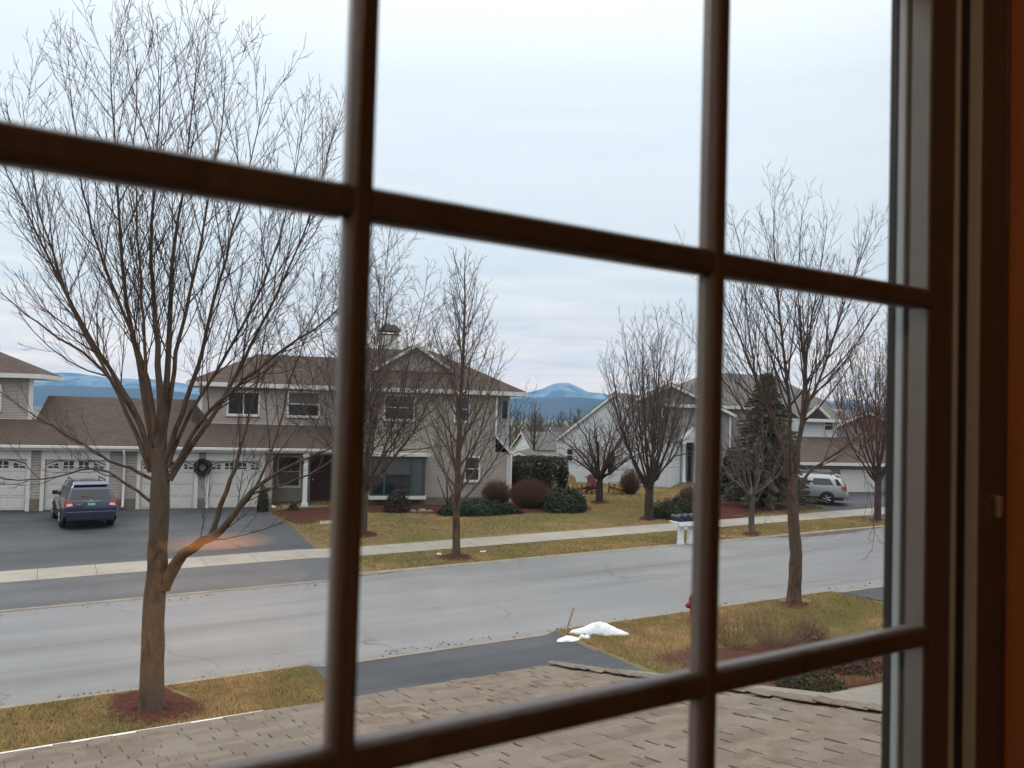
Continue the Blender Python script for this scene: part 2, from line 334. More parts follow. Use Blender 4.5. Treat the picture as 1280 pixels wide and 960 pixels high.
sheet('road', [(-40, VN), (60, VN), (60, VF), (-40, VF)], .0, M['asphalt'], 40, 4)
sheet('road', [(-250, VN), (-40, VN), (-40, VF), (-250, VF)], .0, M['asphalt'], 4, 4)
sheet('road', [(60, VN), (250, VN), (250, VF), (60, VF)], .0, M['asphalt'], 4, 4)
def kerb(u0, u1, v0, v1, h, name='kerb'):
    mb = MB(); n = max(2, int(abs(u1 - u0) / 3)); vs = []
    for i in range(n + 1):
        u = u0 + (u1 - u0) * i / n; z = GR * min(60, max(-40, u)); jit = rnd.uniform(-.012, .012)
        for v, dz in ((v0, -.1), (v0, h - .02), (v0 + .02 * np.sign(v1 - v0), h), (v1, h), (v1, -.1)):
            X, Y = xy(u, v + jit); vs.append((X, Y, z + dz))
    mb.add(vs, [(i * 5 + j, i * 5 + j + 1, (i + 1) * 5 + j + 1, (i + 1) * 5 + j) for i in range(n) for j in range(4)] + [(0, 1, 2, 3, 4), tuple(n * 5 + j for j in (4, 3, 2, 1, 0))])
    return tag(mb.build(name, M['kerb']), kind='structure')
kerb(9.0, 33.4, VF - .10, VF + .12, .145); kerb(44.2, 60, VF - .10, VF + .12, .145)
kerb(-40, 8.7, VF - .05, VF + .07, .028); kerb(33.4, 44.2, VF - .05, VF + .07, .028)
kerb(-40, 4.6, VN + .04, VN - .10, .115); kerb(10.6, 19.5, VN + .04, VN - .10, .115); kerb(27.1, 60, VN + .04, VN - .10, .115)
kerb(4.6, 10.6, VN + .04, VN - .08, .03); kerb(19.5, 27.1, VN + .04, VN - .08, .03)
# rounded return where the far kerb meets the driveway
mb = MB(); pts = []
for i in range(9):
    a = i / 8 * math.pi / 2; u, v = 9.0 - .9 * math.sin(a), VF + .9 * (1 - math.cos(a)); X, Y = xy(u, v); pts.append((X, Y, GR * u + .07 + .0 * i))
mb.tube(pts, .09, 6); tag(mb.build('kerb', M['kerb']), kind='structure')
# far pavement in slabs, with joints
mb = MB()
for i in range(-26, 46):
    u0, u1 = i * 1.52 + .0, i * 1.52 + 1.505
    if u1 > 60: break
    vs = []
    for u in (u0, u1):
        w = 27.05 if u < 8.6 else 26.75; w2 = w + 1.55
        for v in (w, w2):
            X, Y = xy(u, v); vs.append((X, Y, hz(u, v) + .018))
    mb.add(vs, [(0, 2, 3, 1)])
tag(mb.build('pavement', M['concrete']), kind='structure')
sheet('driveway', [(-8, VF + .08), (8.5, VF + .08), (8.5, 27.04), (-8, 27.04)], .012, M['apron'], 20, 6)
# the opposite garages' forecourt, its right edge running up to the porch path
e0, e1 = gnd(403, 692), gnd(335, 640)
A0 = gnd(0, 640); B0 = gnd(637, 628)
FD = B0 - A0; FD[2] = 0; FD /= np.linalg.norm(FD); FN = np.array([-FD[1], FD[0], 0]); FANG = math.atan2(FD[1], FD[0])
def fp(s, w): p = A0 + FD * s + FN * w; return uv(p[0], p[1])
q1 = uv(*e0[:2]); q2 = fp(10.9, .02)
sheet('driveway', [(-14, 28.6), (q1[0], 28.45), q2, fp(-14, .02)], .01, M['drive'], 24, 12)
# our own driveway and the next one along
sheet('driveway', [(4.8, VN - .09), (10.4, VN - .09), (10.0, 5), (4.2, 5)], .014, M['drive'], 14, 14)
sheet('driveway', [(19.7, VN - .09), (26.9, VN - .09), (26.9, 4), (21.5, 4)], .014, M['drive'], 14, 14)
# the forecourt of the house up the street
sheet('driveway', [(33.7, VF + .08), (43.9, VF + .08), (43.9, 26.74), (33.7, 26.74)], .012, M['apron'], 10, 5)
sheet('driveway', [(33.7, 28.31), (43.9, 28.31), (47, 37.5), (33.5, 35.5)], .01, M['drive'], 12, 12)
# porch path
p1 = [gnd(400, 652), gnd(455, 648), gnd(455, 651.5), gnd(400, 656)]
sheet('path', [uv(*p[:2]) for p in p1], .02, M['concrete'], 6, 2)
patch('mulch_bed', [(338, 640), (372, 636), (440, 633), (455, 646), (402, 652), (372, 655)], .015, M['mulch'])
patch('mulch_bed', [(455, 630), (560, 631), (640, 629), (730, 632), (728, 640), (640, 642), (560, 643), (500, 641), (455, 640)], .015, M['mulch'])
for px, py, rx, ry in ((190, 886, 64, 21), (453, 668, 18, 5), (570, 697, 22, 4.5), (811, 648, 13, 3), (749, 628, 12, 2.5), (940, 668, 13, 3), (992, 757, 22, 5.5), (1096, 651, 10, 3)):
    patch('mulch_ring', [(px + rx * math.cos(a) * (1 + .12 * math.sin(3 * a + px)), py + ry * math.sin(a)) for a in np.linspace(0, 2 * math.pi, 9)[:-1]], .012, M['mulch'])
patch('mulch_bed', [(818, 826), (850, 812), (905, 810), (965, 800), (1010, 794), (1060, 800), (1110, 800), (1150, 820), (1110, 850), (1000, 866), (930, 858), (870, 840)], .015, M['mulch'])
patch('mulch_bed', [(812, 640), (850, 628), (905, 624), (985, 632), (960, 640), (905, 650), (840, 651)], .012, M['mulch'])

# ------------------------------------------------------------------ hills and far woods
def ridge(name, pts, Yd, thick, mat, seed, rough):
    r = np.random.RandomState(seed); xs = np.linspace(pts[0][0], pts[-1][0], 620)
    ys = np.interp(xs, [p[0] for p in pts], [p[1] for p in pts])
    mb = MB(); vs = []; K = 9
    ph = r.uniform(0, 6, 12)
    for i, (x, y) in enumerate(zip(xs, ys)):
        y += sum(rough / (k + 1) * math.sin(x * .021 * (k + 1) ** 1.5 + ph[k]) for k in range(8))
        P = atY(x, y, Yd)
        for j in range(K):
            t = j / (K - 1) * 2 - 1                      # front foot .. crest .. back foot
            hgt = max(0, 1 - abs(t)) ** 1.15
            wob = 1 + (.22 * math.sin(x * .05 + j * 1.7 + ph[0]) + .14 * math.sin(x * .13 + j * 2.3 + ph[1])) * (0 if j in (0, K // 2, K - 1) else 1)
            s = 1 + t * thick / Yd
            zz = -20 + (P[2] + 20) * min(1, hgt * wob)
            vs.append((P[0] * s, Yd * s, zz))
    mb.add(vs, [(i * K + j, (i + 1) * K + j, (i + 1) * K + j + 1, i * K + j + 1) for i in range(len(xs) - 1) for j in range(K - 1)])
    return tag(mb.build(name, mat, smooth=True), kind='structure')
M['hill'] = noisy('wooded_hill', (.055, .058, .05), (.035, .04, .034), .02, .95, 8, c2=(.07, .065, .06), scale2=.006, spec=.05)
M['mount'] = noisy('mountain', (.09, .09, .085), (.06, .063, .06), .006, .95, 8, c2=(.30, .31, .33), scale2=.008, spec=.05)
ridge('hills', [(-500, 476), (-200, 474), (40, 465), (95, 467), (140, 473), (185, 473), (240, 480), (330, 490), (430, 493), (520, 500), (600, 500), (645, 494.5), (672, 488.5), (690, 481), (698, 478.5), (712, 479), (720, 483), (734, 489.5), (760, 493), (800, 497), (860, 499), (960, 497), (1015, 498), (1040, 501), (1068, 500), (1100, 507), (1200, 512), (1400, 515), (1800, 520)], 4700, 900, M['mount'], 3, .5)
ridge('hills', [(-500, 486), (-100, 484), (60, 481), (120, 484), (180, 486), (300, 497), (420, 500), (560, 503), (640, 497.5), (690, 496.5), (735, 498), (780, 502), (860, 510), (1000, 504), (1035, 504), (1080, 507), (1150, 516), (1300, 522), (1800, 530)], 2600, 600, M['hill'], 5, .5)

# ------------------------------------------------------------------ trees
class Wood:
    """a tree's tubes, gathered and meshed at once"""
    def __init__(s, seed): s.r = np.random.RandomState(seed); s.big = []; s.small = []
    def mesh(s, items, name, mat, parent, org, tmap=None):
        VV = []; FF = []; base = 0
        for P, rad, k in items:
            n = len(P); T = np.gradient(P, axis=0); T /= np.linalg.norm(T, axis=1)[:, None] + 1e-9
            ref = np.array([.31, .95, 0.]) if abs(T[0][2]) > .6 else np.array([0, 0, 1.])
            A = np.cross(T, ref); A /= np.linalg.norm(A, axis=1)[:, None] + 1e-9; B = np.cross(T, A)
            an = np.arange(k) * 2 * math.pi / k
            V = (P[:, None] + (A[:, None] * np.cos(an)[None, :, None] + B[:, None] * np.sin(an)[None, :, None]) * rad[:, None, None]).reshape(-1, 3)
            i = np.arange(n - 1)[:, None]; j = np.arange(k)[None]; j2 = (j + 1) % k
            f = np.stack([i * k + j, i * k + j2, (i + 1) * k + j2, (i + 1) * k + j], -1).reshape(-1, 4) + base
            VV.append(V); FF.append(f); base += n * k
        return fast(name, np.concatenate(VV) - org, np.concatenate(FF), mat, parent, True)
    def branch(s, P, r0, r1, level, prm):
        P = np.array(P, float); n = len(P); t = np.linspace(0, 1, n); rad = r0 + (r1 - r0) * t ** .8
        (s.big if level == 0 else s.small).append((P, rad, 9 if r0 > .08 else 6 if r0 > .03 else 4 if r0 > .012 else 3))
        if level >= prm['levels']: return
        seg = np.linalg.norm(np.diff(P, axis=0), axis=1); Lg = seg.sum(); cum = np.concatenate([[0], np.cumsum(seg)])
        dens = prm['dens'][level]; cnt = max(2, int(Lg * dens))
        t0 = prm['t0'][level]; az = s.r.uniform(0, 6.28)
        for c in range(cnt):
            tt = t0 + (1 - t0) * ((c + s.r.uniform(.1, .9)) / cnt); d = tt * Lg
            i = min(n - 2, int(np.searchsorted(cum, d)) - 1) if d > 0 else 0; i = max(0, i)
            a = (d - cum[i]) / (seg[i] + 1e-9); p = P[i] * (1 - a) + P[i + 1] * a; rr = r0 + (r1 - r0) * tt ** .8
            T = P[i + 1] - P[i]; T = T / (np.linalg.norm(T) + 1e-9)
            az += 2.4 + s.r.uniform(-.6, .6)
            ref = np.array([1., 0, 0]) if abs(T[2]) > .7 else np.array([0, 0, 1.])
            A = np.cross(T, ref); A /= np.linalg.norm(A); B = np.cross(T, A)
            th = math.radians(s.r.normal(prm['ang'][level], 9)); side = A * math.cos(az) + B * math.sin(az)
            D = T * math.cos(th) + side * math.sin(th)
            ln = prm['len'][level] * (Lg if prm.get('rel', True) else 1) * (1 - prm.get('taper', .65) * tt) * s.r.uniform(.65, 1.25)
            ln = min(ln, prm['cap'][level]); 
            if ln < .12: continue
            cr = max(prm['rmin'], min(rr * .62, ln * prm['slim'])); s.branch(s.walk(p, D, ln, prm, level + 1), cr, max(prm['rmin'] * .75, cr * .35), level + 1, prm)
    def walk(s, p, D, ln, prm, level):
        n = 6 if level == 1 else 5 if level == 2 else 4; st = ln / (n - 1); out = [np.array(p, float)]
        for k in range(n - 1):
            D = D + np.array([0, 0, prm['trop'] * (1.6 if level == 1 else 1)]) + s.r.normal(0, prm['wig'], 3); D = D / np.linalg.norm(D)
            out.append(out[-1] + D * st)
        return np.array(out)
def spline(P, n=14, wob=0, r=None):
    P = np.array(P, float); t = np.linspace(0, len(P) - 1.0001, n); out = []
    for x in t:
        i = int(x); f = x - i; p0 = P[max(0, i - 1)]; p1 = P[i]; p2 = P[min(len(P) - 1, i + 1)]; p3 = P[min(len(P) - 1, i + 2)]
        out.append(.5 * ((2 * p1) + (-p0 + p2) * f + (2 * p0 - 5 * p1 + 4 * p2 - p3) * f * f + (-p0 + 3 * p1 - 3 * p2 + p3) * f ** 3))
    out = np.array(out)
    if wob: out[1:-1] += r.normal(0, wob, (n - 2, 3))
    return out
PRM = dict(levels=3, dens=[2.4, 4.2, 6.0], t0=[.18, .15, .15], ang=[32, 34, 36], len=[.42, .50, .5], cap=[2.6, 1.0, .45], rmin=.0048, slim=.011, trop=.08, wig=.045)
def traced_tree(name, base_px, trunk, limbs, rtrunk, label, seed, barkm, twigm, prm, group=None):
    """limbs traced as picture curves, each leaning its own way in depth (metres at its tip)"""
    b = gnd(*base_px); w = Wood(seed); t = thing(name, b, label, 'tree', group)
    Y = b[1]; tr = [b - np.array([0, 0, .15])] + [atY(x, y, Y) for x, y in trunk]
    T = spline(tr, 22, .006, w.r); rt = np.interp(np.linspace(0, 1, 22), [0, .06, .2, .8, 1], [rtrunk * 1.6, rtrunk * 1.14, rtrunk, rtrunk * .80, rtrunk * .66])
    w.big.append((T, rt * (1 + w.r.normal(0, .02, 22)), 14))
    for pts, r0, dep in limbs:
        n = len(pts); P = [atY(x, y, Y + dep * (i / (n - 1)) ** 1.2) for i, (x, y) in enumerate(pts)]
        w.branch(spline(P, 18, .010, w.r), r0, .0045, 0, prm)
    w.mesh(w.big, 'trunk', barkm, t, b); w.mesh(w.small, 'crown', twigm, t, b)
    return t
P1 = dict(PRM, dens=[3.6, 5.0, 6.2], rmin=.0041, levels=3, cap=[1.7, .85, .45], ang=[29, 30, 33], trop=.085, wig=.04, t0=[.20, .15, .12], len=[.32, .46, .5], taper=.45, slim=.0085)
limbs1 = [
 ([(193, 585), (188, 540), (180, 490), (170, 440), (160, 390), (152, 310), (147, 220), (140, 120), (138, 45)], .075, .8),
 ([(198, 570), (201, 510), (198, 440), (192, 370), (189, 290), (197, 190), (203, 60)], .08, -.6),
 ([(203, 575), (207, 500), (212, 420), (214, 340), (225, 260), (238, 160), (247, 55)], .075, .4),
 ([(190, 580), (172, 520), (140, 465), (105, 410), (75, 350), (45, 290), (18, 235), (-12, 170)], .06, .9),
 ([(206, 575), (224, 530), (240, 480), (255, 430), (272, 360), (290, 290), (312, 210), (335, 120)], .06, -.9),
 ([(212, 600), (238, 560), (272, 510), (305, 450), (335, 390), (368, 320), (398, 240), (412, 180)], .06, .9),
 ([(214, 590), (252, 525), (300, 480), (350, 440), (398, 408), (440, 370), (470, 320)], .048, -1.2),
 ([(190, 565), (158, 500), (118, 452), (70, 420), (25, 385), (-20, 350)], .045, -1.2),
 ([(188, 590), (160, 520), (128, 455), (95, 395), (60, 300), (40, 220), (28, 130)], .045, .3),
 ([(192, 600), (165, 585), (140, 577), (108, 558), (60, 530), (20, 505), (-25, 470)], .035, -.5),
 ([(190, 628), (160, 606), (128, 588), (95, 590), (50, 600), (5, 598), (-40, 590)], .03, .6),
 ([(204, 735), (222, 702), (245, 682), (270, 668), (292, 645), (312, 618), (345, 592), (395, 568), (440, 548)], .118, -.6),
 ([(262, 672), (274, 640), (288, 600), (298, 570), (304, 545), (318, 490), (330, 430), (342, 360)], .06, -.2),
 ([(292, 646), (318, 610), (338, 570), (352, 520), (368, 460), (390, 400), (410, 330)], .035, .5),
 ([(196, 560), (186, 480), (166, 420), (138, 350), (112, 280), (98, 200), (88, 110)], .05, -.9),
 ([(202, 560), (216, 470), (230, 400), (248, 320), (262, 240), (278, 150), (282, 75)], .05, 1.1),
 ([(210, 585), (236, 520), (285, 440), (322, 370), (352, 290), (370, 210), (378, 150)], .042, .1),
 ([(196, 545), (182, 460), (178, 380), (172, 290), (168, 190), (172, 80)], .04, -1.3),
 ([(310, 620), (352, 606), (392, 590), (430, 560), (460, 520)], .025, .5),
]
traced_tree('bare_tree', (190, 888), [(190, 860), (191, 800), (193, 760), (196, 715), (198, 670), (200, 625), (200, 590), (198, 560)], limbs1, .186,
            'big bare many-limbed tree nearest the window, in a mulch ring at the near kerb', 21, M['bark'], M['twig'], P1)
limbs7 = [
 ([(995, 590), (998, 560), (1003, 530), (1010, 505), (1020, 485), (1033, 450), (1046, 410), (1062, 360), (1078, 320), (1090, 290)], .07, .8),
 ([(994, 585), (999, 550), (1003, 510), (1006, 470), (1011, 420), (1020, 370), (1030, 310), (1034, 268)], .06, -.7),
 ([(991, 590), (988, 545), (986, 500), (981, 450), (975, 395), (970, 340), (967, 290), (968, 250)], .07, .4),
 ([(990, 600), (970, 540), (950, 485), (935, 450), (920, 410), (905, 380), (885, 350), (862, 330)], .045, -.9),
 ([(990, 590), (965, 515), (945, 470), (938, 420), (930, 360), (925, 310), (918, 280)], .04, 1.0),
 ([(996, 615), (1010, 592), (1031, 575), (1057, 557), (1081, 537), (1105, 515), (1125, 490)], .05, -.5),
 ([(993, 640), (984, 615), (961, 592), (944, 582), (913, 566), (885, 548), (860, 535)], .03, -.8),
 ([(992, 610), (960, 560), (925, 505), (900, 470), (870, 430), (845, 400)], .03, .3),
 ([(988, 620), (975, 598), (965, 604), (958, 630), (957, 655)], .012, -.7),
 ([(1057, 557), (1072, 575), (1085, 610), (1092, 650), (1090, 690)], .012, -1),
 ([(1000, 545), (1008, 490), (1003, 430), (998, 370), (1000, 300), (1003, 262)], .04, .9),
 ([(1012, 500), (1040, 470), (1065, 440), (1090, 400), (1110, 370)], .03, -.9),
]
P7 = dict(PRM, dens=[3.4, 4.4, 5], rmin=.0052, cap=[2.4, 1.0, .5], ang=[30, 33, 35], trop=.09, wig=.035)
traced_tree('bare_tree', (992, 755), [(994, 720), (995, 690), (992, 655), (991, 625), (992, 595)], limbs7, .168,
            'tall bare forked tree on the near lawn at the right, beside the dark frame', 33, M['bark'], M['twig'], P7)
def grown_tree(name, base_px, top_y, label, seed, r0, shape, barkm, twigm, spread, n1, prm, clear=.2, lean=0, group=None, base=None):
    b = gnd(*base_px) if base is None else np.array(base); h = atY(base_px[0], top_y, b[1])[2] - b[2]
    w = Wood(seed); t = thing(name, b, label, 'tree', group); r = w.r
    top = b + np.array([lean, r.uniform(-.2, .2), h])
    if shape == 'leader':
        P = spline([b - [0, 0, .1], b + (top - b) * .3 + r.normal(0, .05, 3), b + (top - b) * .65 + r.normal(0, .08, 3), top], 18, .01, r)
        w.big.append((P, np.interp(np.linspace(0, 1, 18), [0, .06, .25, 1], [r0 * 1.35, r0, r0 * .85, .012]), 9))
        for i in range(n1):
            f = clear + (1 - clear) * (i + r.uniform(0, .9)) / n1 * .96; p = P[0] + 0; k = f * 17; q = int(k); p = P[q] * (1 - k + q) + P[min(17, q + 1)] * (k - q)
            a = i * 2.4 + r.uniform(-.4, .4); up = .55 + .5 * f; D = np.array([math.cos(a), math.sin(a), up * 1.25]); D /= np.linalg.norm(D)
            ln = spread * (1 - f) ** .62 * r.uniform(.8, 1.2) + .3
            w.branch(w.walk(p, D, ln * 1.25, dict(prm, trop=.13), 1), max(.012, r0 * .42 * (1 - f) + .008), .007, 1, prm)
    elif shape == 'vase':
        fork = b + np.array([0, 0, h * clear]); P = spline([b - [0, 0, .1], b + (fork - b) * .5 + r.normal(0, .02, 3), fork], 10)
        w.big.append((P, np.interp(np.linspace(0, 1, 10), [0, .1, .4, 1], [r0 * 1.35, r0 * 1.05, r0, r0 * .85]), 10))
        for i in range(n1):
            a = i * 2.4 + r.uniform(-.4, .4); rr = spread * math.sqrt((i + .4) / n1); hh = h * (1 - .34 * (rr / spread) ** 1.6) * r.uniform(.93, 1.02)
            tip = b + np.array([math.cos(a) * rr + lean * .6, math.sin(a) * rr, hh]); s0 = P[-1] + np.array([0, 0, -r.uniform(0, .25) * h * clear])
            mid = s0 + (tip - s0) * .45 + np.array([math.cos(a), math.sin(a), 0]) * rr * .16
            w.branch(spline([s0, s0 + (mid - s0) * .45 + np.array([math.cos(a), math.sin(a), 0]) * rr * .05, mid, tip], 14, .02, r), r0 * .42 * r.uniform(.7, 1.1), .009, 0, prm)
    elif shape == 'spread':
        fork = b + np.array([0, 0, h * clear]); P = spline([b - [0, 0, .1], fork], 6)
        w.big.append((P, np.linspace(r0 * 1.2, r0 * .9, 6), 9))
        for i in range(n1):
            a = i * 2.4 + r.uniform(-.3, .3); el = r.uniform(.25, 1.2); rr = spread * r.uniform(.75, 1.05) * math.cos(el) ** .6
            tip = b + np.array([math.cos(a) * rr, math.sin(a) * rr, h * clear + (h * (1 - clear)) * (math.sin(el) ** .8)])
            mid = fork + (tip - fork) * .5 + np.array([0, 0, .05 * h])
            w.branch(spline([fork - [0, 0, .1], mid, tip], 9, .05, r), r0 * .45, .01, 0, prm)
    w.mesh(w.big, 'trunk', barkm, t, b); w.mesh(w.small, 'crown', twigm, t, b)
    return t
PG = dict(PRM, dens=[3.6, 4.2, 4.4], rmin=.007, slim=.012, trop=.09, cap=[2.2, 1.0, .5])
grown_tree('bare_tree', (453, 668), 275, 'bare spreading tree on the far lawn, its trunk half behind the left window bar', 41, .17, 'vase', M['bark'], M['twig_p'], 4.3, 17, dict(PG, dens=[3.0, 3.4, 3.6], trop=.03, ang=[42, 42, 40]), .16)
grown_tree('bare_tree', (570, 697), 330, 'slim bare tree with one straight leader on the verge before the greige house', 52, .135, 'leader', M['bark'], M['twig_p'], 3.1, 46, dict(PG, levels=3), .2)
grown_tree('bare_tree', (811, 650), 388, 'dense upright vase-shaped bare tree before the white gabled house', 63, .2, 'vase', M['bark_d'], M['twig_p'], 2.6, 17, dict(PG, dens=[2.8, 3.2, 3.2], rmin=.0075), .16)
grown_tree('crabapple_tree', (749, 628), 515, 'low wide bare crabapple tree beside the lawn chairs', 74, .17, 'spread', M['bark_d'], M['twig_r'], 3.1, 17, dict(PG, dens=[4, 4.4, 4.5], cap=[1.3, .7, .35], ang=[42, 42, 40], trop=.02, rmin=.0095), .26)
grown_tree('bare_tree', (940, 668), 505, 'small pale-barked bare tree on the verge in front of the spruce', 85, .12, 'vase', M['bark_l'], M['twig_p'], 2.1, 11, dict(PG, dens=[2.5, 3, 3]), .3)
grown_tree('bare_tree', (1097, 651), 385, 'bare street tree at the far pavement cut by the right window frame', 96, .15, 'vase', M['bark_d'], M['twig_r'], 2.9, 14, dict(PG, dens=[2.8, 3.2, 3.4], rmin=.009), .22)
for k, (px, ty, Yd, sp, lab) in enumerate(((962, 452, 88, 2.6, 'thin bare tree rising behind the grey hip roof'), (668, 505, 70, 1.6, 'thin bare tree in the gap right of the greige house'), (1050, 470, 75, 3, 'broad bare tree behind the far garage house'), (1120, 455, 66, 3, 'bare tree behind the far garage hidden by the frame'))):
    X, Z = atY(px, 520, Yd)[:2]; grown_tree('bare_tree', (px, 520), ty, lab, 200 + k, .14, 'leader', M['bark_d'], M['twig_p'], sp, 26, dict(PG, levels=2, rmin=.014, dens=[3, 3, 3]), .15, base=(X, Yd, gz(X, Yd)))
# far wood: one mass of bare trees down in the valley
def woods():
    r = np.random.RandomState(5); w = Wood(6)
    for i in range(620):
        Yd = r.uniform(150, 520); px = r.uniform(560, 1290) if r.rand() < .8 else r.uniform(-100, 560); X = (px - 640) / FP * Yd; z0 = gz(X, Yd); hh = r.uniform(7, 12.5)
        b = np.array([X, Yd, z0]); w.big.append((np.array([b, b + [0, 0, hh * .5], b + [r.uniform(-.5, .5), 0, hh]]), np.array([.22, .16, .04]), 4))
        for k in range(26):
            a = r.uniform(0, 6.28); f = r.uniform(.2, .95); l = r.uniform(1.5, 3.2) * (1.2 - f); p = b + [0, 0, hh * f]
            w.big.append((np.array([p, p + [math.cos(a) * l * .6, math.sin(a) * l * .6, l * .6], p + [math.cos(a) * l, math.sin(a) * l, l * 1.25]]), np.array([.085, .07, .03]), 3))
    return w.mesh(w.big, 'distant_woods', M['far_twig'], None, np.zeros(3))
M['far_twig'] = noisy('far_twigs', (.075, .052, .045), (.05, .04, .036), .03, .95, 4, c2=(.09, .058, .04), scale2=.012)
tag(woods(), 'brown leafless wood in the valley below the hills', 'woods', kind='stuff')

def spruce(name, base, h, r0, label, mat, seed, group=None):
    r = np.random.RandomState(seed); t = thing(name, base, label, 'tree', group)
    mb = MB(); mb.tube([(0, 0, -.1), (0, 0, h * .5), (0, 0, h)], [h * .02, h * .013, .01], 8); mb.build('trunk', M['bark_d'], t, True)
    w = Wood(seed + 1); V = []; n = 0
    for i in range(int(h * 34)):
        f = (i + r.rand()) / (h * 34); z = h * (.06 + .92 * f); ln = r0 * (1 - f) ** .8 * r.uniform(.7, 1.12) + .12; a = i * 2.4 + r.uniform(-.3, .3)
        D = np.array([math.cos(a), math.sin(a), 0]); S = np.array([-D[1], D[0], 0])
        P = np.array([np.array([0, 0, z]) + D * ln * q + np.array([0, 0, 1]) * ln * (.10 * q - .38 * q * q + .16 * q ** 4) for q in np.linspace(0, 1, 6)])
        w.small.append((P, np.linspace(.022, .006, 6), 4))
        m = int(85 * ln + 40)
        for k in range(m):
            q = r.uniform(.12, 1.02); p = np.array([0, 0, z]) + D * ln * q + np.array([0, 0, 1]) * ln * (.10 * q - .38 * q * q + .16 * q ** 4)
            sd = r.choice([-1, 1]); l = r.uniform(.16, .38) * (1.1 - .5 * q); dr = D * r.uniform(.3, .9) + S * sd * r.uniform(.2, 1) + np.array([0, 0, r.uniform(-.75, .45)]); dr /= np.linalg.norm(dr)
            wd = np.cross(dr, r.normal(0, 1, 3)); wd = wd / (np.linalg.norm(wd) + 1e-9) * .034
            V += [p - wd, p + wd, p + dr * l]
    w.mesh(w.small, 'branches', M['bark_d'], t, np.zeros(3))
    V = np.array(V); fast('foliage', V, np.arange(len(V)).reshape(-1, 3), mat, t)
    return t
b = gnd(955, 634); spruce('spruce_tree', b, atY(957, 463, b[1])[2] - b[2], 2.6, 'olive green spruce tree beside the grey hip-roofed house', M['needle'], 3)
b = gnd(914, 622); spruce('spruce_tree', b, 2.6, .95, 'small blue-green spruce near the porch steps, right of the middle window bar', M['needle_b'], 9)

# ------------------------------------------------------------------ shrubs and ground plants
def leafy(name, base, rx, ry, rz, label, mat, n, seed, leaf=.06, shape='dome', rz_rot=0, cat='shrub', group=None):
    r = np.random.RandomState(seed); t = thing(name, base, label, cat, group, rz_rot)
    mb = MB()
    for i in range(14):
        a = r.uniform(0, 6.28); q = r.uniform(.1, .75); mb.tube([(0, 0, -.05), (rx * q * .5 * math.cos(a), ry * q * .5 * math.sin(a), rz * .4), (rx * q * math.cos(a), ry * q * math.sin(a), rz * .75)], [.025, .016, .006], 4)
    mb.build('stems', M['bark_d'], t)
    ph = r.uniform(0, 6, 6)
    D = r.normal(0, 1, (n, 3)); D[:, 2] = np.abs(D[:, 2]) if shape != 'box' else D[:, 2]; D /= np.linalg.norm(D, axis=1)[:, None]
    if shape == 'box':
        m_ = np.max(np.abs(D), axis=1) ** .82; D = D / m_[:, None]; D = np.clip(D, -1, 1)
    rad = 1 - np.abs(r.normal(0, .13, n)) - .25 * (r.rand(n) < .25) * r.rand(n)
    az = np.arctan2(D[:, 1], D[:, 0]); lump = 1 + (0 if shape == 'box' else .13) * (np.sin(az * 3 + ph[0]) * .6 + np.sin(az * 5 + D[:, 2] * 4 + ph[1]) * .5 + np.sin(az * 9 + D[:, 2] * 7 + ph[2]) * .35) + (.03 if shape == 'box' else 0) * np.sin(az * 11 + ph[3])
    P = D * (rad * lump)[:, None] * np.array([rx, ry, rz if shape != 'box' else rz / 2])
    if shape == 'box': P[:, 2] += rz / 2
    P[:, 2] = np.maximum(P[:, 2], .03)
    nrm = D + r.normal(0, .6, (n, 3)); nrm /= np.linalg.norm(nrm, axis=1)[:, None]
    A = np.cross(nrm, r.normal(0, 1, (n, 3))); A /= np.linalg.norm(A, axis=1)[:, None]; B = np.cross(nrm, A)
    l = leaf * r.uniform(.6, 1.3, (n, 1)); V = np.stack([P - A * l, P - B * l * .45, P + A * l, P + B * l * .45], 1).reshape(-1, 3)
    fast('foliage', V, np.arange(4 * n).reshape(-1, 4), mat, t); return t
def twiggy(name, base, rx, ry, rz, label, mat, n, seed, rad=.007, cat='shrub', group=None, round_=True):
    r = np.random.RandomState(seed); t = thing(name, base, label, cat, group); w = Wood(seed)
    for i in range(n):
        a = r.uniform(0, 6.28); q = math.sqrt(r.rand()); e = np.array([rx * q * math.cos(a), ry * q * math.sin(a), rz * (math.sqrt(max(0, 1 - .75 * q * q)) if round_ else 1) * r.uniform(.8, 1.02)])
        s0 = np.array([e[0] * .25, e[1] * .25, 0]); m_ = (s0 + e) / 2 + np.array([e[0] * .18, e[1] * .18, 0]) + r.normal(0, .03, 3)
        w.small.append((spline([s0, m_, e], 6), np.linspace(rad, rad * .6, 6), 3))
        for k in range(3):
            f = r.uniform(.4, .95); p = s0 + (e - s0) * f; d = r.normal(0, .12, 3) + np.array([0, 0, .12]); w.small.append((np.array([p, p + d * .6, p + d]), np.linspace(rad * .7, rad * .5, 3), 3))
    w.mesh(w.small, 'twigs', mat, t, np.zeros(3)); return t
def pxm(P): return P[1] / FP                                   # metres per picture pixel there
b = gnd(496, 640); k = pxm(b); leafy('shrub', b, 17 * k, 13 * k, 28 * k, 'dark red-brown rounded shrub under the bay window', M['redleaf'], 2600, 1, .05)
b = gnd(597, 643); k = pxm(b); leafy('juniper_shrub', b, 54 * k, 20 * k, 18 * k, 'long low green juniper along the foot of the greige house', M['juniper'], 7000, 2, .06, rz_rot=FANG)
b = gnd(704, 639); k = pxm(b); leafy('juniper_shrub', b, 28 * k, 24 * k, 29 * k, 'blue-green mounded juniper right of the brown hedges', M['juniper'], 5200, 3, .07)
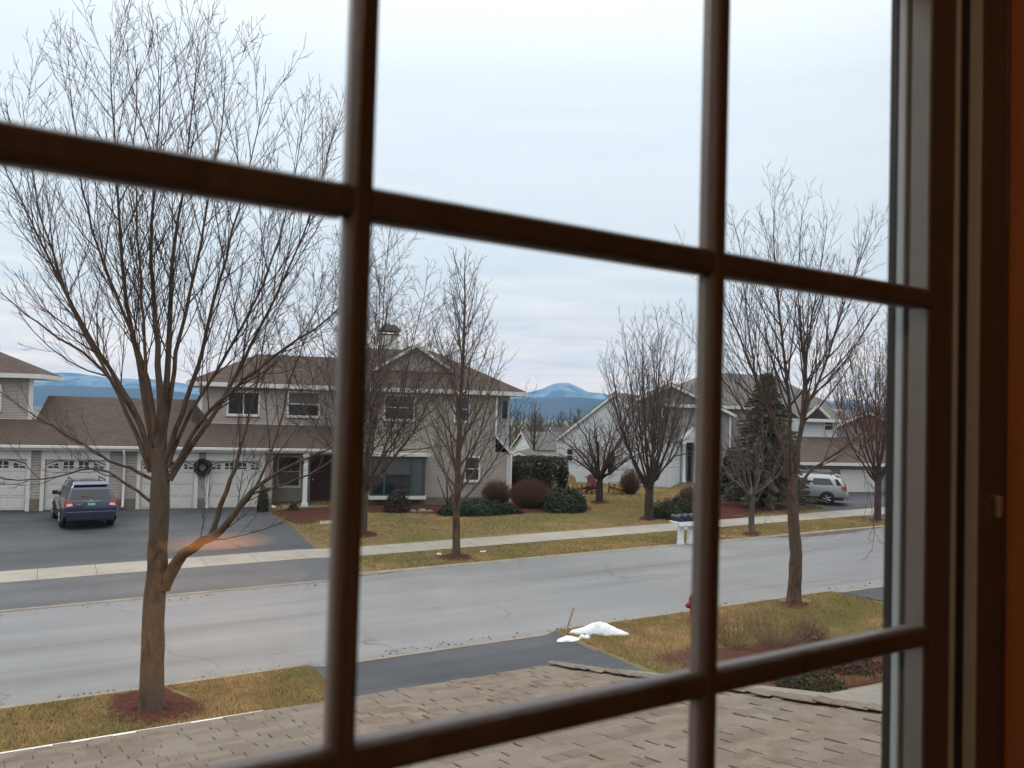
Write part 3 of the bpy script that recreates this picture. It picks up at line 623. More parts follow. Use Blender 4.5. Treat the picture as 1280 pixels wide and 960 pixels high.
b = gnd(620, 632); k = pxm(b); twiggy('twiggy_shrub', b, 20 * k, 14 * k, 34 * k, 'smaller tan leafless clipped shrub at the house corner', M['twig_b'], 420, 4, group=None)
b = gnd(662, 636); k = pxm(b); twiggy('twiggy_shrub', b, 29 * k, 18 * k, 39 * k, 'larger brown leafless clipped shrub in front of the tall hedge', M['twig_b'], 800, 5)
b = gnd(676, 626); k = pxm(b); b[1] += 3; leafy('clipped_hedge', b, 40 * k, 16 * k, 52 * k, 'tall square-clipped dark evergreen hedge beside the greige house', M['yew'], 11000, 6, .07, 'box', FANG, 'hedge')
b = gnd(846, 648); k = pxm(b); leafy('boxwood_shrub', b, 34 * k, 20 * k, 25 * k, 'wide dark green shrub right of the vase-shaped tree', M['yew'], 5200, 7, .06)
b = gnd(866, 640); k = pxm(b); twiggy('twiggy_shrub', b, 26 * k, 18 * k, 34 * k, 'tall brown leafless shrub behind the wide dark green one', M['twig_r'], 500, 8)
b = gnd(788, 618); k = pxm(b); twiggy('twiggy_shrub', b, 15 * k, 12 * k, 34 * k, 'reddish leafless bush against the white gabled house', M['twig_r'], 330, 9)
for i, (px, py) in enumerate(((919, 626), (934, 626), (955, 629))):
    b = gnd(px, py); k = pxm(b); leafy('boxwood_shrub', b, 7.5 * k, 7 * k, 8 * k, ['small clipped ball shrub left of its pair near the spruce', 'small clipped ball shrub right beside a matching one near the spruce', 'small clipped ball shrub under the spruce, nearest the driveway'][i], M['yew'], 900, 20 + i, .045, group='clipped ball shrubs')
b = gnd(328, 640); k = pxm(b); leafy('boxwood_shrub', b, 7 * k, 6 * k, 34 * k, 'narrow upright evergreen beside the last garage door', M['yew'], 1600, 31, .05)
b = gnd(366, 639); k = pxm(b); leafy('shrub', b, 6 * k, 6 * k, 10 * k, 'small red-brown bush by the white porch post', M['redleaf'], 700, 32, .045)
b = gnd(560, 634); k = pxm(b); w_ = Wood(77); t_ = thing('pruned_shrub', b, 'bare few-stemmed pruned shrub by the small ground-floor window', 'shrub')
for a in range(7):
    an = a * .9; w_.small.append((spline([(0, 0, 0), (.25 * math.cos(an), .2 * math.sin(an), .6), (.6 * math.cos(an), .5 * math.sin(an), 1.3 + .2 * (a % 3))], 7), np.linspace(.03, .012, 7), 5))
w_.mesh(w_.small, 'stems', M['bark_d'], t_, np.zeros(3))
for i, (px, py, rx, rz, n, mt) in enumerate(((972, 808, 50, 40, 90, 'twig_s'), (915, 810, 34, 42, 60, 'twig_s'), (1012, 800, 26, 16, 80, 'twig_r'))):
    b = gnd(px, py); k = pxm(b); twiggy('twiggy_shrub', b, rx * k, rx * k, rz * k, ['straw-coloured dead perennial clump at the mulch edge of the near lawn', 'dead perennial clump just right of the middle window bar', 'low reddish twig clump beside the snow scrap'][i], M[mt], n, 50 + i, .005, 'plant', round_=False)
for i, (px, py, rx, rz) in enumerate(((1010, 858, 44, 20), (1065, 838, 40, 18), (960, 848, 26, 14))):
    b = gnd(px, py); k = pxm(b); leafy('ground_plant', b, rx * k, rx * k * .8, rz * k, ['dark leafy groundcover clump nearest the shingled roof', 'dark groundcover clump by the right window frame', 'small dark groundcover clump below the slanting window bar'][i], M['redleaf'] if i == 1 else M['yew'], 1500, 60 + i, .035, cat='plant')
b = gnd(1033, 838); mb = MB(); mb.lathe([(.10, 0), (.11, .28), (.06, .34), (.02, .35)], k=10); M['utility'] = base_mat('green_box', (.07, .13, .09), .5)
tag(mb.build('utility_marker', M['utility'], smooth=True), 'small green utility post in the mulch bed', 'utility post'); bpy.data.objects['utility_marker'].location = b

# ------------------------------------------------------------------ grass blades
def blades():
    r = np.random.RandomState(3); pts = []
    def scatter(n, u0, u1, v0, v1): return np.stack([r.uniform(u0, u1, n), r.uniform(v0, v1, n)], 1)
    def ok(u, v):
        if v < VN:
            if 4.75 < u < 10.45 and v > 4: return False
            if 19.5 < u and v > 10: return False
        else:
            if 26.6 < v < 28.75: return False
            if v < 27 and u < 8.8: return False
        return True
    A = scatter(90000, -3, 4.75, 13.2, 16.35); B = scatter(150000, 10.4, 21, 10.5, 16.35); C = scatter(60000, 9, 40, 24.5, 26.7); D_ = scatter(110000, 8.6, 34, 28.5, 41)
    V = []; 
    for arr, hgt, wd in ((A, .05, .006), (B, .055, .006), (C, .05, .010), (D_, .05, .011)):
        for u, v in arr:
            if not ok(u, v): continue
            X, Y = xy(u, v)
            if arr is A and (X + 6.0) ** 2 + (Y - 14.55) ** 2 < .62 ** 2: continue
            if arr is B and (X - 7.72) ** 2 + (Y - 22.7) ** 2 < .45 ** 2: continue
            V.append((X, Y, hz(u, v), hgt, wd))
    V = np.array(V); n = len(V); a = r.uniform(0, 6.28, n); h = V[:, 3] * r.uniform(.5, 1.4, n); w = V[:, 4]
    P = V[:, :3]; S = np.stack([np.cos(a) * w, np.sin(a) * w, np.zeros(n)], 1); tip = P + np.stack([r.normal(0, .03, n), r.normal(0, .03, n), h], 1)
    VV = np.stack([P - S, P + S, tip], 1).reshape(-1, 3)
    return fast('grass', VV, np.arange(3 * n).reshape(-1, 3), M['blade'])
def leaves():
    r = np.random.RandomState(9); V = []
    for n, u0, u1, v0, v1 in ((420, -3, 4.7, 13, 16.45), (900, 10.4, 20, 10.5, 16.45), (500, 9, 33, 24.5, 26.6), (1100, 9, 34, 28.6, 40), (260, -6, 26, 16.55, 17.0), (200, -6, 30, 23.7, 24.2)):
        for i in range(n):
            u, v = r.uniform(u0, u1), r.uniform(v0, v1); X, Y = xy(u, v); z = hz(u, v) + .012 + (.03 if not VN < v < VF else 0) * r.rand(); c = np.array([X, Y, z]); nn = r.normal(0, .35, 3) + [0, 0, 1]
            a = np.cross(nn, r.normal(0, 1, 3)); a /= np.linalg.norm(a); b2 = np.cross(nn, a); b2 /= np.linalg.norm(b2); l = r.uniform(.025, .055); V += [c - a * l, c - b2 * l * .5, c + a * l, c + b2 * l * .5]
    V = np.array(V); return fast('leaf_litter', V, np.arange(len(V)).reshape(-1, 4), M['litter'])
M['litter'] = noisy('dead_leaves', (.20, .105, .05), (.10, .055, .03), 3, .8, 4)
tag(leaves(), 'scattered dead brown leaves on lawns and gutters', 'leaves', kind='stuff')
tag(blades(), 'short dormant grass on the verges and lawns', 'grass', kind='stuff')

# ------------------------------------------------------------------ building kit (local x along the facade, y away, z up)
def window(par, s0, s1, z0, z1, w, lites=None, trim=.09, frame_m='trim', sill=True, name='window', rail=True, double=False, blind_sheen=0):
    p = MB(); p.box((s0, w - .012, z0), (s1, w + .02, z1)); o = p.build(name, M['pane'], par)
    if blind_sheen: q_ = MB(); q_.box((s0 + .02, w - .0145, z1 - (z1 - z0) * blind_sheen), (s1 - .02, w - .0122, z1 - .01)); q_.build('blind_sheen', M['blind_sheen'], o)  # lightens the upper pane: curtain with reflected sky painted in
    f = MB(); d = w - .045
    f.box((s0 - trim, d, z1), (s1 + trim, w + .02, z1 + trim)); f.box((s0 - trim, d, z0 - trim), (s1 + trim, w + .02, z0))
    f.box((s0 - trim, d, z0), (s0, w + .02, z1)); f.box((s1, d, z0), (s1 + trim, w + .02, z1)); f.build('frame', M[frame_m], o, bevel=.006)
    b_ = MB(); zc = (z0 + z1) / 2; xc = (s0 + s1) / 2
    if rail: b_.box((s0, w - .03, zc - .022), (s1, w - .013, zc + .022))
    if double: b_.box((xc - .03, w - .032, z0), (xc + .03, w - .013, z1))
    if lites:
        for i in range(1, lites[0]): x = s0 + (s1 - s0) * i / lites[0]; b_.box((x - .012, w - .026, z0), (x + .012, w - .0135, z1))
        for i in range(1, lites[1]): z = z0 + (z1 - z0) * i / lites[1]; b_.box((s0, w - .025, z - .012), (s1, w - .0125, z + .012))
    if b_.n: b_.build('glazing_bar', M[frame_m], o)
    if sill:
        s_ = MB(); s_.box((s0 - trim - .03, w - .09, z0 - trim - .03), (s1 + trim + .03, w + .02, z0 - trim - .002)); s_.build('sill', M[frame_m], o)
    return o
def roof_slab(mb, pts, th=.07):
    """a sloped roof face from its outline, given real thickness straight down"""
    P = [np.array(p, float) for p in pts]; mb.prism([p - np.array([0, 0, th]) for p in P], (0, 0, th))
def garage_door(par, s0, s1, z0, z1, w):
    d = MB(); n = 4; hh = (z1 - z0) / n
    for i in range(n):
        d.box((s0, w + .05, z0 + i * hh + .006), (s1, w + .10, z0 + (i + 1) * hh - .006))
        if i < n - 1:
            for k in range(4):
                a = s0 + (s1 - s0) * k / 4 + .07; b2 = s0 + (s1 - s0) * (k + 1) / 4 - .07
                d.box((a, w + .035, z0 + i * hh + .09), (b2, w + .051, z0 + (i + 1) * hh - .09))
    d.box((s0, w + .08, z0), (s1, w + .12, z1)); o = d.build('garage_door', M['door_w'], par, bevel=.008)
    c = (s0 + s1) / 2; hw = (s1 - s0) / 2
    for k in range(4):
        g_ = MB(); fr = MB()
        a = s0 + (s1 - s0) * k / 4 + .10; b2 = s0 + (s1 - s0) * (k + 1) / 4 - .10; zb = z1 - hh + .17
        top = [(x, z1 - .06 - .26 * ((x - c) / hw) ** 2) for x in np.linspace(b2, a, 6)]
        poly = [(a, w + .042, zb), (b2, w + .042, zb)] + [(x, w + .042, z) for x, z in top]; g_.prism(poly, (0, .01, 0))
        xm = (a + b2) / 2; zm = zb + .10
        fr.box((xm - .02, w + .033, zb), (xm + .02, w + .0415, z1 - .07 - .26 * ((xm - c) / hw) ** 2)); fr.box((a, w + .034, zm - .016), (b2, w + .0416, zm + .016))
        q = g_.build('window', M['pane'], o); fr.build('glazing_bar', M['door_w'], q)
    ar = MB(); pts = [(x, w + .03, z1 + .02 - .24 * ((x - c) / hw) ** 2) for x in np.linspace(s0 + .03, s1 - .03, 14)]; ar.tube(pts, .016, 5); ar.build('arch_moulding', M['dark_trim'], o)
    return o

TH = thing('townhouse', A0, 'long greige townhouse with garages, brown shingle roofs and a white chimney across the road', 'house', rz=FANG)
Zb = -A0[2]                       # local z = world z - A0.z
def lz(z): return z + Zb
G0 = lz(.30)
# garage block front wall, pierced by the four doors
doors = [(-1.55, .93), (1.62, 3.97), (5.38, 7.6), (8.22, 10.44)]; dz0, dz1 = lz(.50), lz(2.66)
w_ = MB(); edges = [-6.5]
for a, b2 in doors: edges += [a, b2]
edges.append(10.95)
for i in range(0, len(edges), 2): w_.box((edges[i], 0, G0), (edges[i + 1], .18, lz(3.22)))
for a, b2 in doors: w_.box((a, 0, dz1), (b2, .18, lz(3.22)))
w_.box((-6.5, .181, G0), (10.95, 5.6, lz(3.0))); w_.build('wall', M['siding'], TH)
for i in range(0, len(edges), 2): f_ = MB(); f_.box((edges[i] + (.16 if i else 0), -.02, G0), (edges[i + 1] - (.16 if i < 8 else 0), .0, lz(.98) if i else lz(.9))); f_.build('foundation', M['brick'], TH)
for a, b2 in doors:
    t_ = MB(); t_.box((a - .155, -.035, lz(.42)), (a - .001, .1, dz1 + .001)); t_.box((b2 + .001, -.035, lz(.42)), (b2 + .155, .1, dz1 + .001)); t_.box((a - .155, -.035, dz1 + .001), (b2 + .155, .1, lz(3.1)))
    t_.build('door_surround', M['trim'], TH, bevel=.01); garage_door(TH, a, b2, dz0, dz1 - .002, .05)
SL = .5
r_ = MB(); e_z = lz(3.3); rw = 3.85
# garage roof: front slope, back slope
roof_slab(r_, [(-6.5, -.32, e_z), (11.2, -.32, e_z), (11.2, 1.70, e_z + SL * 2.02), (7.3, 1.70, e_z + SL * 2.02), (7.3, rw, e_z + SL * (rw + .32)), (.8, rw, e_z + SL * (rw + .32)), (.8, 1.7, e_z + SL * 2.02), (-6.5, 1.7, e_z + SL * 2.02)])
roof_slab(r_, [(.8, rw + .002, e_z + SL * (rw + .32)), (7.3, rw + .002, e_z + SL * (rw + .32)), (7.3, 8, e_z), (.8, 8, e_z)])
# porch roof: carries the slope on to the right unit
roof_slab(r_, [(11.2, -.32, e_z), (14.6, -.32, e_z), (14.6, 1.7, e_z + SL * 2.02), (11.2, 1.7, e_z + SL * 2.02)]); r_.build('roof', M['roof'], TH)
gt = MB(); gt.box((-6.5, -.46, e_z - .14), (14.6, -.325, e_z - .02)); gt.box((-6.5, -.32, e_z - .24), (14.6, -.28, e_z - .075)); gt.build('gutter', M['trim'], TH, bevel=.015)
for s_ in (4.72,):
    d_ = MB(); d_.tube([(s_, -.38, e_z - .12), (s_, -.34, e_z - .3), (s_, -.09, e_z - .5), (s_, -.09, lz(.75)), (s_, -.22, lz(.62))], .055, 8); d_.build('downspout', M['white'], TH, True)
# small hipped cheek where the garage roof meets the right unit
c_ = MB(); roof_slab(c_, [(7.3, 1.7, lz(4.3)), (8.1, 1.68, lz(4.32)), (7.3, 1.68, lz(5.35)), (6.9, 3.2, lz(5.2))], .06); c_.build('roof_cheek', M['roof'], TH)
# left unit's upper storey
u_ = MB(); u_.prism([(-10, 1.75, lz(3.9)), (.62, 1.75, lz(3.9)), (-2.2, 5.4, lz(3.9)), (-10, 5.4, lz(3.9))], (0, 0, 2.3)); u_.build('wall', M['siding'], TH)
tr = MB(); tr.box((.47, 1.72, lz(4.33)), (.65, 1.748, lz(6.2))); tr.box((-10, 1.715, lz(4.25)), (.65, 1.7485, lz(4.33))); tr.build('corner_trim', M['trim'], TH)
ez = lz(6.32)
def hip(mb, s0, s1, w0, w1, z, sl, ins0=True, ins1=True, ovr=.35):
    s0 -= ovr; s1 += ovr; w0 -= ovr; w1 += ovr; hw = (w1 - w0) / 2; wm = (w0 + w1) / 2; zr = z + hw * sl
    a = s0 + (hw if ins0 else 0); b2 = s1 - (hw if ins1 else 0)
    roof_slab(mb, [(s0, w0, z), (s1, w0, z), (b2, wm, zr), (a, wm, zr)]); roof_slab(mb, [(s1, w1, z), (s0, w1, z), (a, wm, zr), (b2, wm, zr)])
    if ins0: roof_slab(mb, [(s0, w1, z), (s0, w0, z), (a, wm, zr)])
    if ins1: roof_slab(mb, [(s1, w0, z), (s1, w1, z), (b2, wm, zr)])
    return zr
def fascia(name, par, s0, s1, w0, w1, z, h=.2, ovr=.35, mat='trim'):
    f = MB(); s0 -= ovr - .002; s1 += ovr - .002; w0 -= ovr - .002; w1 += ovr - .002; t = .04
    f.box((s0, w0 - t, z - h), (s1, w0, z - .002)); f.box((s0, w1, z - h), (s1, w1 + t, z - .002)); f.box((s0 - t, w0 - t, z - h), (s0, w1 + t, z - .002)); f.box((s1, w0 - t, z - h), (s1 + t, w1 + t, z - .002))
    f.box((s0, w0, z - h), (s1, w1, z - h + .03))
    return f.build(name, M[mat], par)
r_ = MB(); hip(r_, -10, .62, 1.75, 5.6, ez, .46); r_.build('roof', M['roof'], TH); fascia('fascia', TH, -10, .62, 1.75, 5.6, ez)
window(TH, -1.85, -.68, lz(4.75), lz(5.75), 1.75)
# middle upper storey, set back over the garages
u_ = MB(); u_.box((7.55, 1.75, lz(3.9)), (14.9, 8.0, lz(6.1))); u_.build('wall', M['siding'], TH)
tr = MB(); tr.box((7.52, 1.72, lz(4.33)), (7.70, 1.748, lz(6.1))); tr.box((7.52, 1.715, lz(4.25)), (14.4, 1.7485, lz(4.33))); tr.build('corner_trim', M['trim'], TH)
ez2 = lz(6.24)
r_ = MB(); hip(r_, 7.35, 15.2, 1.75, 7.3, ez2, .50, True, False); r_.build('roof', M['roof'], TH); fascia('fascia', TH, 7.35, 14.6, 1.75, 7.3, ez2)
window(TH, 8.87, 10.2, lz(4.78), lz(5.78), 1.75, double=True, rail=False); window(TH, 11.62, 13.0, lz(4.78), lz(5.86), 1.75, blind_sheen=.48)
# right unit, two full storeys
u_ = MB(); u_.box((14.6, 0, G0), (21.5, 7.5, lz(6.1))); u_.box((21.501, 0, G0), (22.25, 6, lz(3.2))); u_.build('wall', M['siding'], TH)
f_ = MB(); f_.box((14.6, -.02, G0), (22.25, -.001, lz(1.0))); f_.build('foundation', M['brick'], TH)
u_ = MB(); u_.box((21.52, 1.9, lz(3.0)), (22.75, 7.4, lz(6.1))); u_.build('side_bay', M['siding_w'], TH)
window(TH, 22.33, 22.62, lz(4.85), lz(5.8), 1.9, rail=False, sill=False, trim=.05)
l_ = MB(); roof_slab(l_, [(21.45, -.12, lz(4.02)), (22.45, -.12, lz(3.12)), (22.45, 1.9, lz(3.12)), (21.45, 1.9, lz(4.02))]); l_.build('roof', M['roof'], TH)
l_ = MB(); l_.prism([(21.5, -.15, lz(3.93)), (22.47, -.15, lz(3.02)), (22.47, -.15, lz(3.12)), (21.45, -.15, lz(4.04))], (0, .028, 0)); l_.tube([(21.47, -.1, lz(5.95)), (21.47, -.1, lz(4.0)), (22.3, -.1, lz(3.1)), (22.3, -.1, lz(.85)), (22.38, -.22, lz(.8))], .05, 8); l_.build('downspout', M['white'], TH)
tr = MB(); tr.box((22.10, -.03, lz(.95)), (22.27, .0, lz(3.1))); tr.build('corner_trim', M['trim'], TH)
ez3 = lz(6.22); r_ = MB()
zr3 = hip(r_, 14.6, 22.6, 0, 7.4, ez3, .52, False, True); r_.build('roof', M['roof'], TH); fascia('fascia', TH, 14.6, 22.6, 0, 7.4, ez3)
# front gable breaking out of the roof slope
gw = 1.35; gz0 = ez3 + .52 * (gw + .35); gc, ghw, gp = 17.6, 2.0, lz(8.42)
g_ = MB(); g_.prism([(gc - ghw, gw, gz0 - .1), (gc + ghw, gw, gz0 - .1), (gc + ghw, gw, gz0), (gc, gw, gp - .1), (gc - ghw, gw, gz0)], (0, 3.5, 0)); g_.build('gable_wall', M['siding'], TH)
r_ = MB()
for sg in (-1, 1): roof_slab(r_, [(gc + sg * (ghw + .12), gw - .3, gz0 - .02), (gc, gw - .3, gp + .04), (gc, gw + 3.6, gp + .04), (gc + sg * (ghw + .12), gw + 3.6, gz0 - .02)], .08)
r_.build('gable_roof', M['roof'], TH)
r_ = MB()
for sg in (-1, 1): r_.prism([(gc + sg * (ghw + .12), gw - .34, gz0 - .14), (gc + sg * (ghw + .12), gw - .34, gz0 + .0), (gc, gw - .34, gp + .05), (gc, gw - .34, gp - .13)], (0, .038, 0))
r_.build('rake_board', M['trim'], TH)
ch = MB(); ch.box((16.25, 4.0, lz(7.4)), (17.15, 4.9, lz(9.08))); co = ch.build('chimney', M['trim'], TH, bevel=.01)
cp = MB(); cp.box((16.2, 3.95, lz(9.08)), (17.2, 4.95, lz(9.14)))
for x in (16.28, 17.06):
    for y in (4.03, 4.81): cp.box((x, y, lz(9.14)), (x + .06, y + .06, lz(9.3)))
cp.add([(16.12, 3.87, lz(9.3)), (17.28, 3.87, lz(9.3)), (17.28, 5.03, lz(9.3)), (16.12, 5.03, lz(9.3)), (16.42, 4.17, lz(9.66)), (16.98, 4.17, lz(9.66)), (16.98, 4.73, lz(9.66)), (16.42, 4.73, lz(9.66))], [(3, 2, 1, 0), (4, 5, 6, 7), (0, 1, 5, 4), (1, 2, 6, 5), (2, 3, 7, 6), (3, 0, 4, 7)])
cp.tube([(16.7, 4.45, lz(9.6)), (16.7, 4.45, lz(9.78))], .05, 6); cp.build('chimney_cap', M['dark_trim'], co)
window(TH, 16.0, 17.35, lz(4.75), lz(5.82), 0, blind_sheen=.3); window(TH, 19.42, 20.02, lz(4.74), lz(5.84), 0, frame_m='trim')
window(TH, 20.02, 20.66, lz(1.85), lz(2.92), 0)
# bay window
by = MB(); by.box((15.36, -.46, lz(1.1205)), (17.94, -.0015, lz(2.9795))); bo = by.build('bay_window', M['pane'], TH)
by = MB(); by.box((15.3, -.52, lz(.95)), (18.0, -.001, lz(1.12))); by.build('sill', M['trim'], bo, bevel=.01); by = MB(); by.box((15.15, -.6, lz(2.98)), (18.15, -.001, lz(3.12))); by.build('hood', M['trim'], bo, bevel=.01)
for xa, xb, zz in ((15.46, 15.93, 2.0), (16.08, 17.2, 2.12), (17.34, 17.8, 1.2)): p_ = MB(); p_.box((xa, -.4625, lz(zz)), (xb, -.4605, lz(2.88))); p_.build('blind_sheen', M['blind_sheen'], bo)  # panels lighten the bay panes, part curtain, part painted sky reflection
p_ = MB()
for x in (15.36, 15.98, 17.26, 17.86): p_.box((x - .03, -.49, lz(1.122)), (x + .06, -.461, lz(2.978)))
p_.box((15.36, -.488, lz(1.122)), (17.92, -.4605, lz(1.19))); p_.box((15.36, -.488, lz(2.9)), (17.92, -.4605, lz(2.978))); p_.build('frame', M['teal'], bo)
# porch: recess, post, door, step
pr = MB(); pr.box((10.96, 1.72, G0), (14.598, 1.9, lz(3.9))); pr.build('porch_wall', M['siding'], TH)
pp = MB(); pp.box((12.3, -.25, lz(.62)), (12.5, -.05, lz(3.05))); pp.box((12.25, -.3, lz(.62)), (12.55, 0, lz(.8))); pp.box((12.25, -.3, lz(2.9)), (12.55, 0, lz(3.05))); pp.build('porch_post', M['white'], TH, bevel=.012)
pd = MB(); pd.box((12.75, 1.66, lz(.68)), (13.75, 1.719, lz(2.85))); pdo = pd.build('front_door', M['door_red'], TH, bevel=.01)
pk = MB(); pk.lathe([(.035, 0), (.05, .03), (.02, .06)], (12.86, 1.6, lz(1.7)), 1, 8); pk.build('handle', M['chrome'], pdo)
ps = MB(); ps.box((11.4, -.35, G0), (14.55, 1.7, lz(.62))); ps.build('porch_floor', M['concrete'], TH)
window(TH, 11.25, 12.2, lz(1.4), lz(2.75), 1.72)
# wreath
wx = A0 + FD * 7.93 - FN * .12; t_ = thing('wreath', (wx[0], wx[1], 2.38), 'round dark evergreen wreath on the pier between the right garage doors', 'wreath', rz=FANG)
r = np.random.RandomState(8); V = []
for i in range(1800):
    a = r.uniform(0, 6.28); b2 = r.uniform(0, 6.28); R_ = .27 + .10 * math.cos(b2); p = np.array([R_ * math.cos(a), .09 * math.sin(b2), R_ * math.sin(a)]); d = r.normal(0, 1, 3); d /= np.linalg.norm(d); e = np.cross(d, r.normal(0, 1, 3)); e = e / np.linalg.norm(e) * .014; V += [p - e, p + e, p + d * .075]
fast('ring', np.array(V), np.arange(len(V)).reshape(-1, 3), M['wreath'], t_)
mb = MB(); mb.box((-.03, -.06, -.02), (.03, .01, .03))
for sg in (-1, 1): mb.prism([(0, -.05, -.0), (sg * .13, -.06, .06), (sg * .14, -.06, -.03)], (0, .02, 0)); mb.prism([(0, -.05, 0), (sg * .09, -.055, -.2), (sg * .03, -.055, -.22)], (0, .015, 0))
mb.build('bow', M['redleaf'], t_).location = (0, -.06, -.27)

# ------------------------------------------------------------------ houses up the street
def gable_block(par, cx, cy, ang, wd, dp, z0, eave, peak, wallm, roofm, ovr=.3):
    """gable end faces local -y of its own frame; frame given by the angle of its facade"""
    d = dirn(ang); n = np.array([-d[1], d[0], 0])
    o = np.array([cx, cy, 0]); L_ = lambda s, w, z: tuple(o + d * s + n * w + np.array([0, 0, z]))
    h = wd / 2
    mb = MB(); mb.prism([L_(-h, 0, z0), L_(h, 0, z0), L_(h, 0, eave), L_(0, 0, peak - .06), L_(-h, 0, eave)], n * dp); mb.build('wall', M[wallm], par)
    r = MB(); sl = (peak - eave) / h
    for sg in (-1, 1): r.prism([L_(sg * (h + ovr), -ovr, eave - sl * ovr), L_(0, -ovr, peak), L_(0, -ovr, peak + .09), L_(sg * (h + ovr), -ovr, eave - sl * ovr + .09)], n * (dp + 2 * ovr))
    r.build('roof', M[roofm], par)
    t = MB()
    for sg in (-1, 1): t.prism([L_(sg * (h + ovr), -ovr - .04, eave - sl * ovr - .16), L_(0, -ovr - .04, peak - .16), L_(0, -ovr - .04, peak + .02), L_(sg * (h + ovr), -ovr - .04, eave - sl * ovr + .02)], n * .038)
    for sg in (-1, 1): t.prism([L_(sg * h - .09, -.03, z0), L_(sg * h + .02, -.03, z0), L_(sg * h + .02, -.03, eave - .05), L_(sg * h - .09, -.03, eave - .05)], n * .028)
    t.build('trim_board', M['trim'], par)
    return L_, d, n
def wnd(par, L_, s0, s1, z0, z1, d, n, name='window', frame='trim', trim=.09):
    def bx(mb, a, b2, w0, w1, za, zb): mb.prism([L_(a, w0, za), L_(b2, w0, za), L_(b2, w0, zb), L_(a, w0, zb)], n * (w1 - w0))
    p = MB(); bx(p, s0, s1, -.02, .01, z0, z1); o = p.build(name, M['pane'], par); f = MB()
    bx(f, s0 - trim, s1 + trim, -.05, .01, z1, z1 + trim); bx(f, s0 - trim, s1 + trim, -.05, .01, z0 - trim, z0); bx(f, s0 - trim, s0, -.05, .01, z0, z1); bx(f, s1, s1 + trim, -.05, .01, z0, z1); bx(f, s0, s1, -.035, -.021, (z0 + z1) / 2 - .025, (z0 + z1) / 2 + .025)
    f.build('frame', M[frame], o); return o
WH = thing('white_house', (0, 0, 0), 'white and grey gabled house with a columned porch behind the vase-shaped tree', 'house')
Yw = 51.0; pk = atY(768, 492, Yw); le = atY(700, 547, Yw + 1.4)
zb = gz(pk[0], Yw) - .2
L_, d, n = gable_block(WH, pk[0], Yw, 112, 7.0, 11, zb, le[2], pk[2], 'siding_w', 'roof_g', .12)
wnd(WH, L_, -.3, .1, 1.7, 2.9, d, n); wnd(WH, L_, -2.9, -2.55, 2.3, 3.0, d, n)
pB = atY(839, 480, 54); eB = atY(913, 514, 53.5)
hB = 3.8; L2, d2, n2 = gable_block(WH, pB[0], 54, 96, 2 * hB, 12, zb, pB[2] - 1.75, pB[2], 'siding_g', 'roof_g', .3)
wx_ = lambda px: (atY(px, 560, 54)[0] - pB[0]) / d2[0]
wnd(WH, L2, wx_(826), wx_(843), 2.35, 3.45, d2, n2); wnd(WH, L2, -.5, .5, 5.2, 6.2, d2, n2)
def lbox(mb, L_, n, a, b2, w0, w1, za, zb2): mb.prism([L_(a, w0, za), L_(b2, w0, za), L_(b2, w0, zb2), L_(a, w0, zb2)], n * (w1 - w0))
mb = MB(); lbox(mb, L2, n2, wx_(822), wx_(850), -.06, -.002, zb, 2.0); mb.build('foundation', M['brick'], WH)
mb = MB(); lbox(mb, L2, n2, wx_(856), wx_(864), -.05, .0, 1.15, 3.3); mb.build('front_door', M['dark_trim'], WH)
mb = MB(); lbox(mb, L2, n2, wx_(850), wx_(880), -1.6, -.01, 3.62, 3.85)
mb.prism([L2(wx_(849), -1.65, 3.85), L2(wx_(881), -1.65, 3.85), L2((wx_(849) + wx_(881)) / 2, -1.65, 4.6)], n2 * 1.6); mb.build('porch_roof', M['trim'], WH)
for px in (852, 866, 879):
    mb = MB(); c = L2(wx_(px), -1.45, 0); mb.lathe([(.17, 1.1), (.17, 1.2), (.115, 1.25), (.10, 3.45), (.16, 3.52), (.16, 3.62)], (c[0], c[1], 0), 2, 12); mb.build('column', M['white'], WH, True)
mb = MB(); lbox(mb, L2, n2, wx_(848), wx_(882), -1.8, -.011, zb, 1.1)
for i in range(3): lbox(mb, L2, n2, wx_(852), wx_(872), -2.15 - .3 * i, -1.801 - .3 * i, zb, .95 - .17 * i)
mb.build('porch_steps', M['brick'], WH)
# hip-roofed rear wing
pC = atY(930, 467, 58); r_ = MB(); dC = dirn(80); nC = np.array([-dC[1], dC[0], 0])
def LC(s, w, z): return tuple(np.array([pC[0], 58, 0]) + dC * s + nC * w + np.array([0, 0, z]))
zC = pC[2]; eC = zC - 2.3; hwC = 3.6
A_, B_, C_, D_ = LC(-7, -hwC, eC), LC(5.2, -hwC, eC), LC(5.2, hwC, eC), LC(-7, hwC, eC); R1, R2 = LC(-2.6, 0, zC), LC(2.1, 0, zC - .05)
for f in ([A_, B_, R2, R1], [C_, D_, R1, R2], [B_, C_, R2], [D_, A_, R1]): roof_slab(r_, f, .1)
r_.build('roof', M['roof_g'], WH)
mb = MB(); mb.prism([LC(-6.7, -hwC + .3, zb), LC(4.9, -hwC + .3, zb), LC(4.9, hwC - .3, zb), LC(-6.7, hwC - .3, zb)], (0, 0, eC - .05 - zb)); mb.build('wall', M['siding_g'], WH)
mb = MB(); mb.prism([LC(-7, -hwC - .04, eC - .2), LC(5.2, -hwC - .04, eC - .2), LC(5.2, -hwC - .04, eC + .0), LC(-7, -hwC - .04, eC + .0)], nC * .038); mb.build('fascia', M['trim'], WH)
Lc2 = lambda s, w, z: LC(s, w - hwC + .3, z)
for s in (-3.5, -.5, 2.4):
    wnd(WH, Lc2, s, s + 1.0, 4.3, 5.5, dC, nC); wnd(WH, Lc2, s, s + 1.0, 1.6, 2.9, dC, nC)

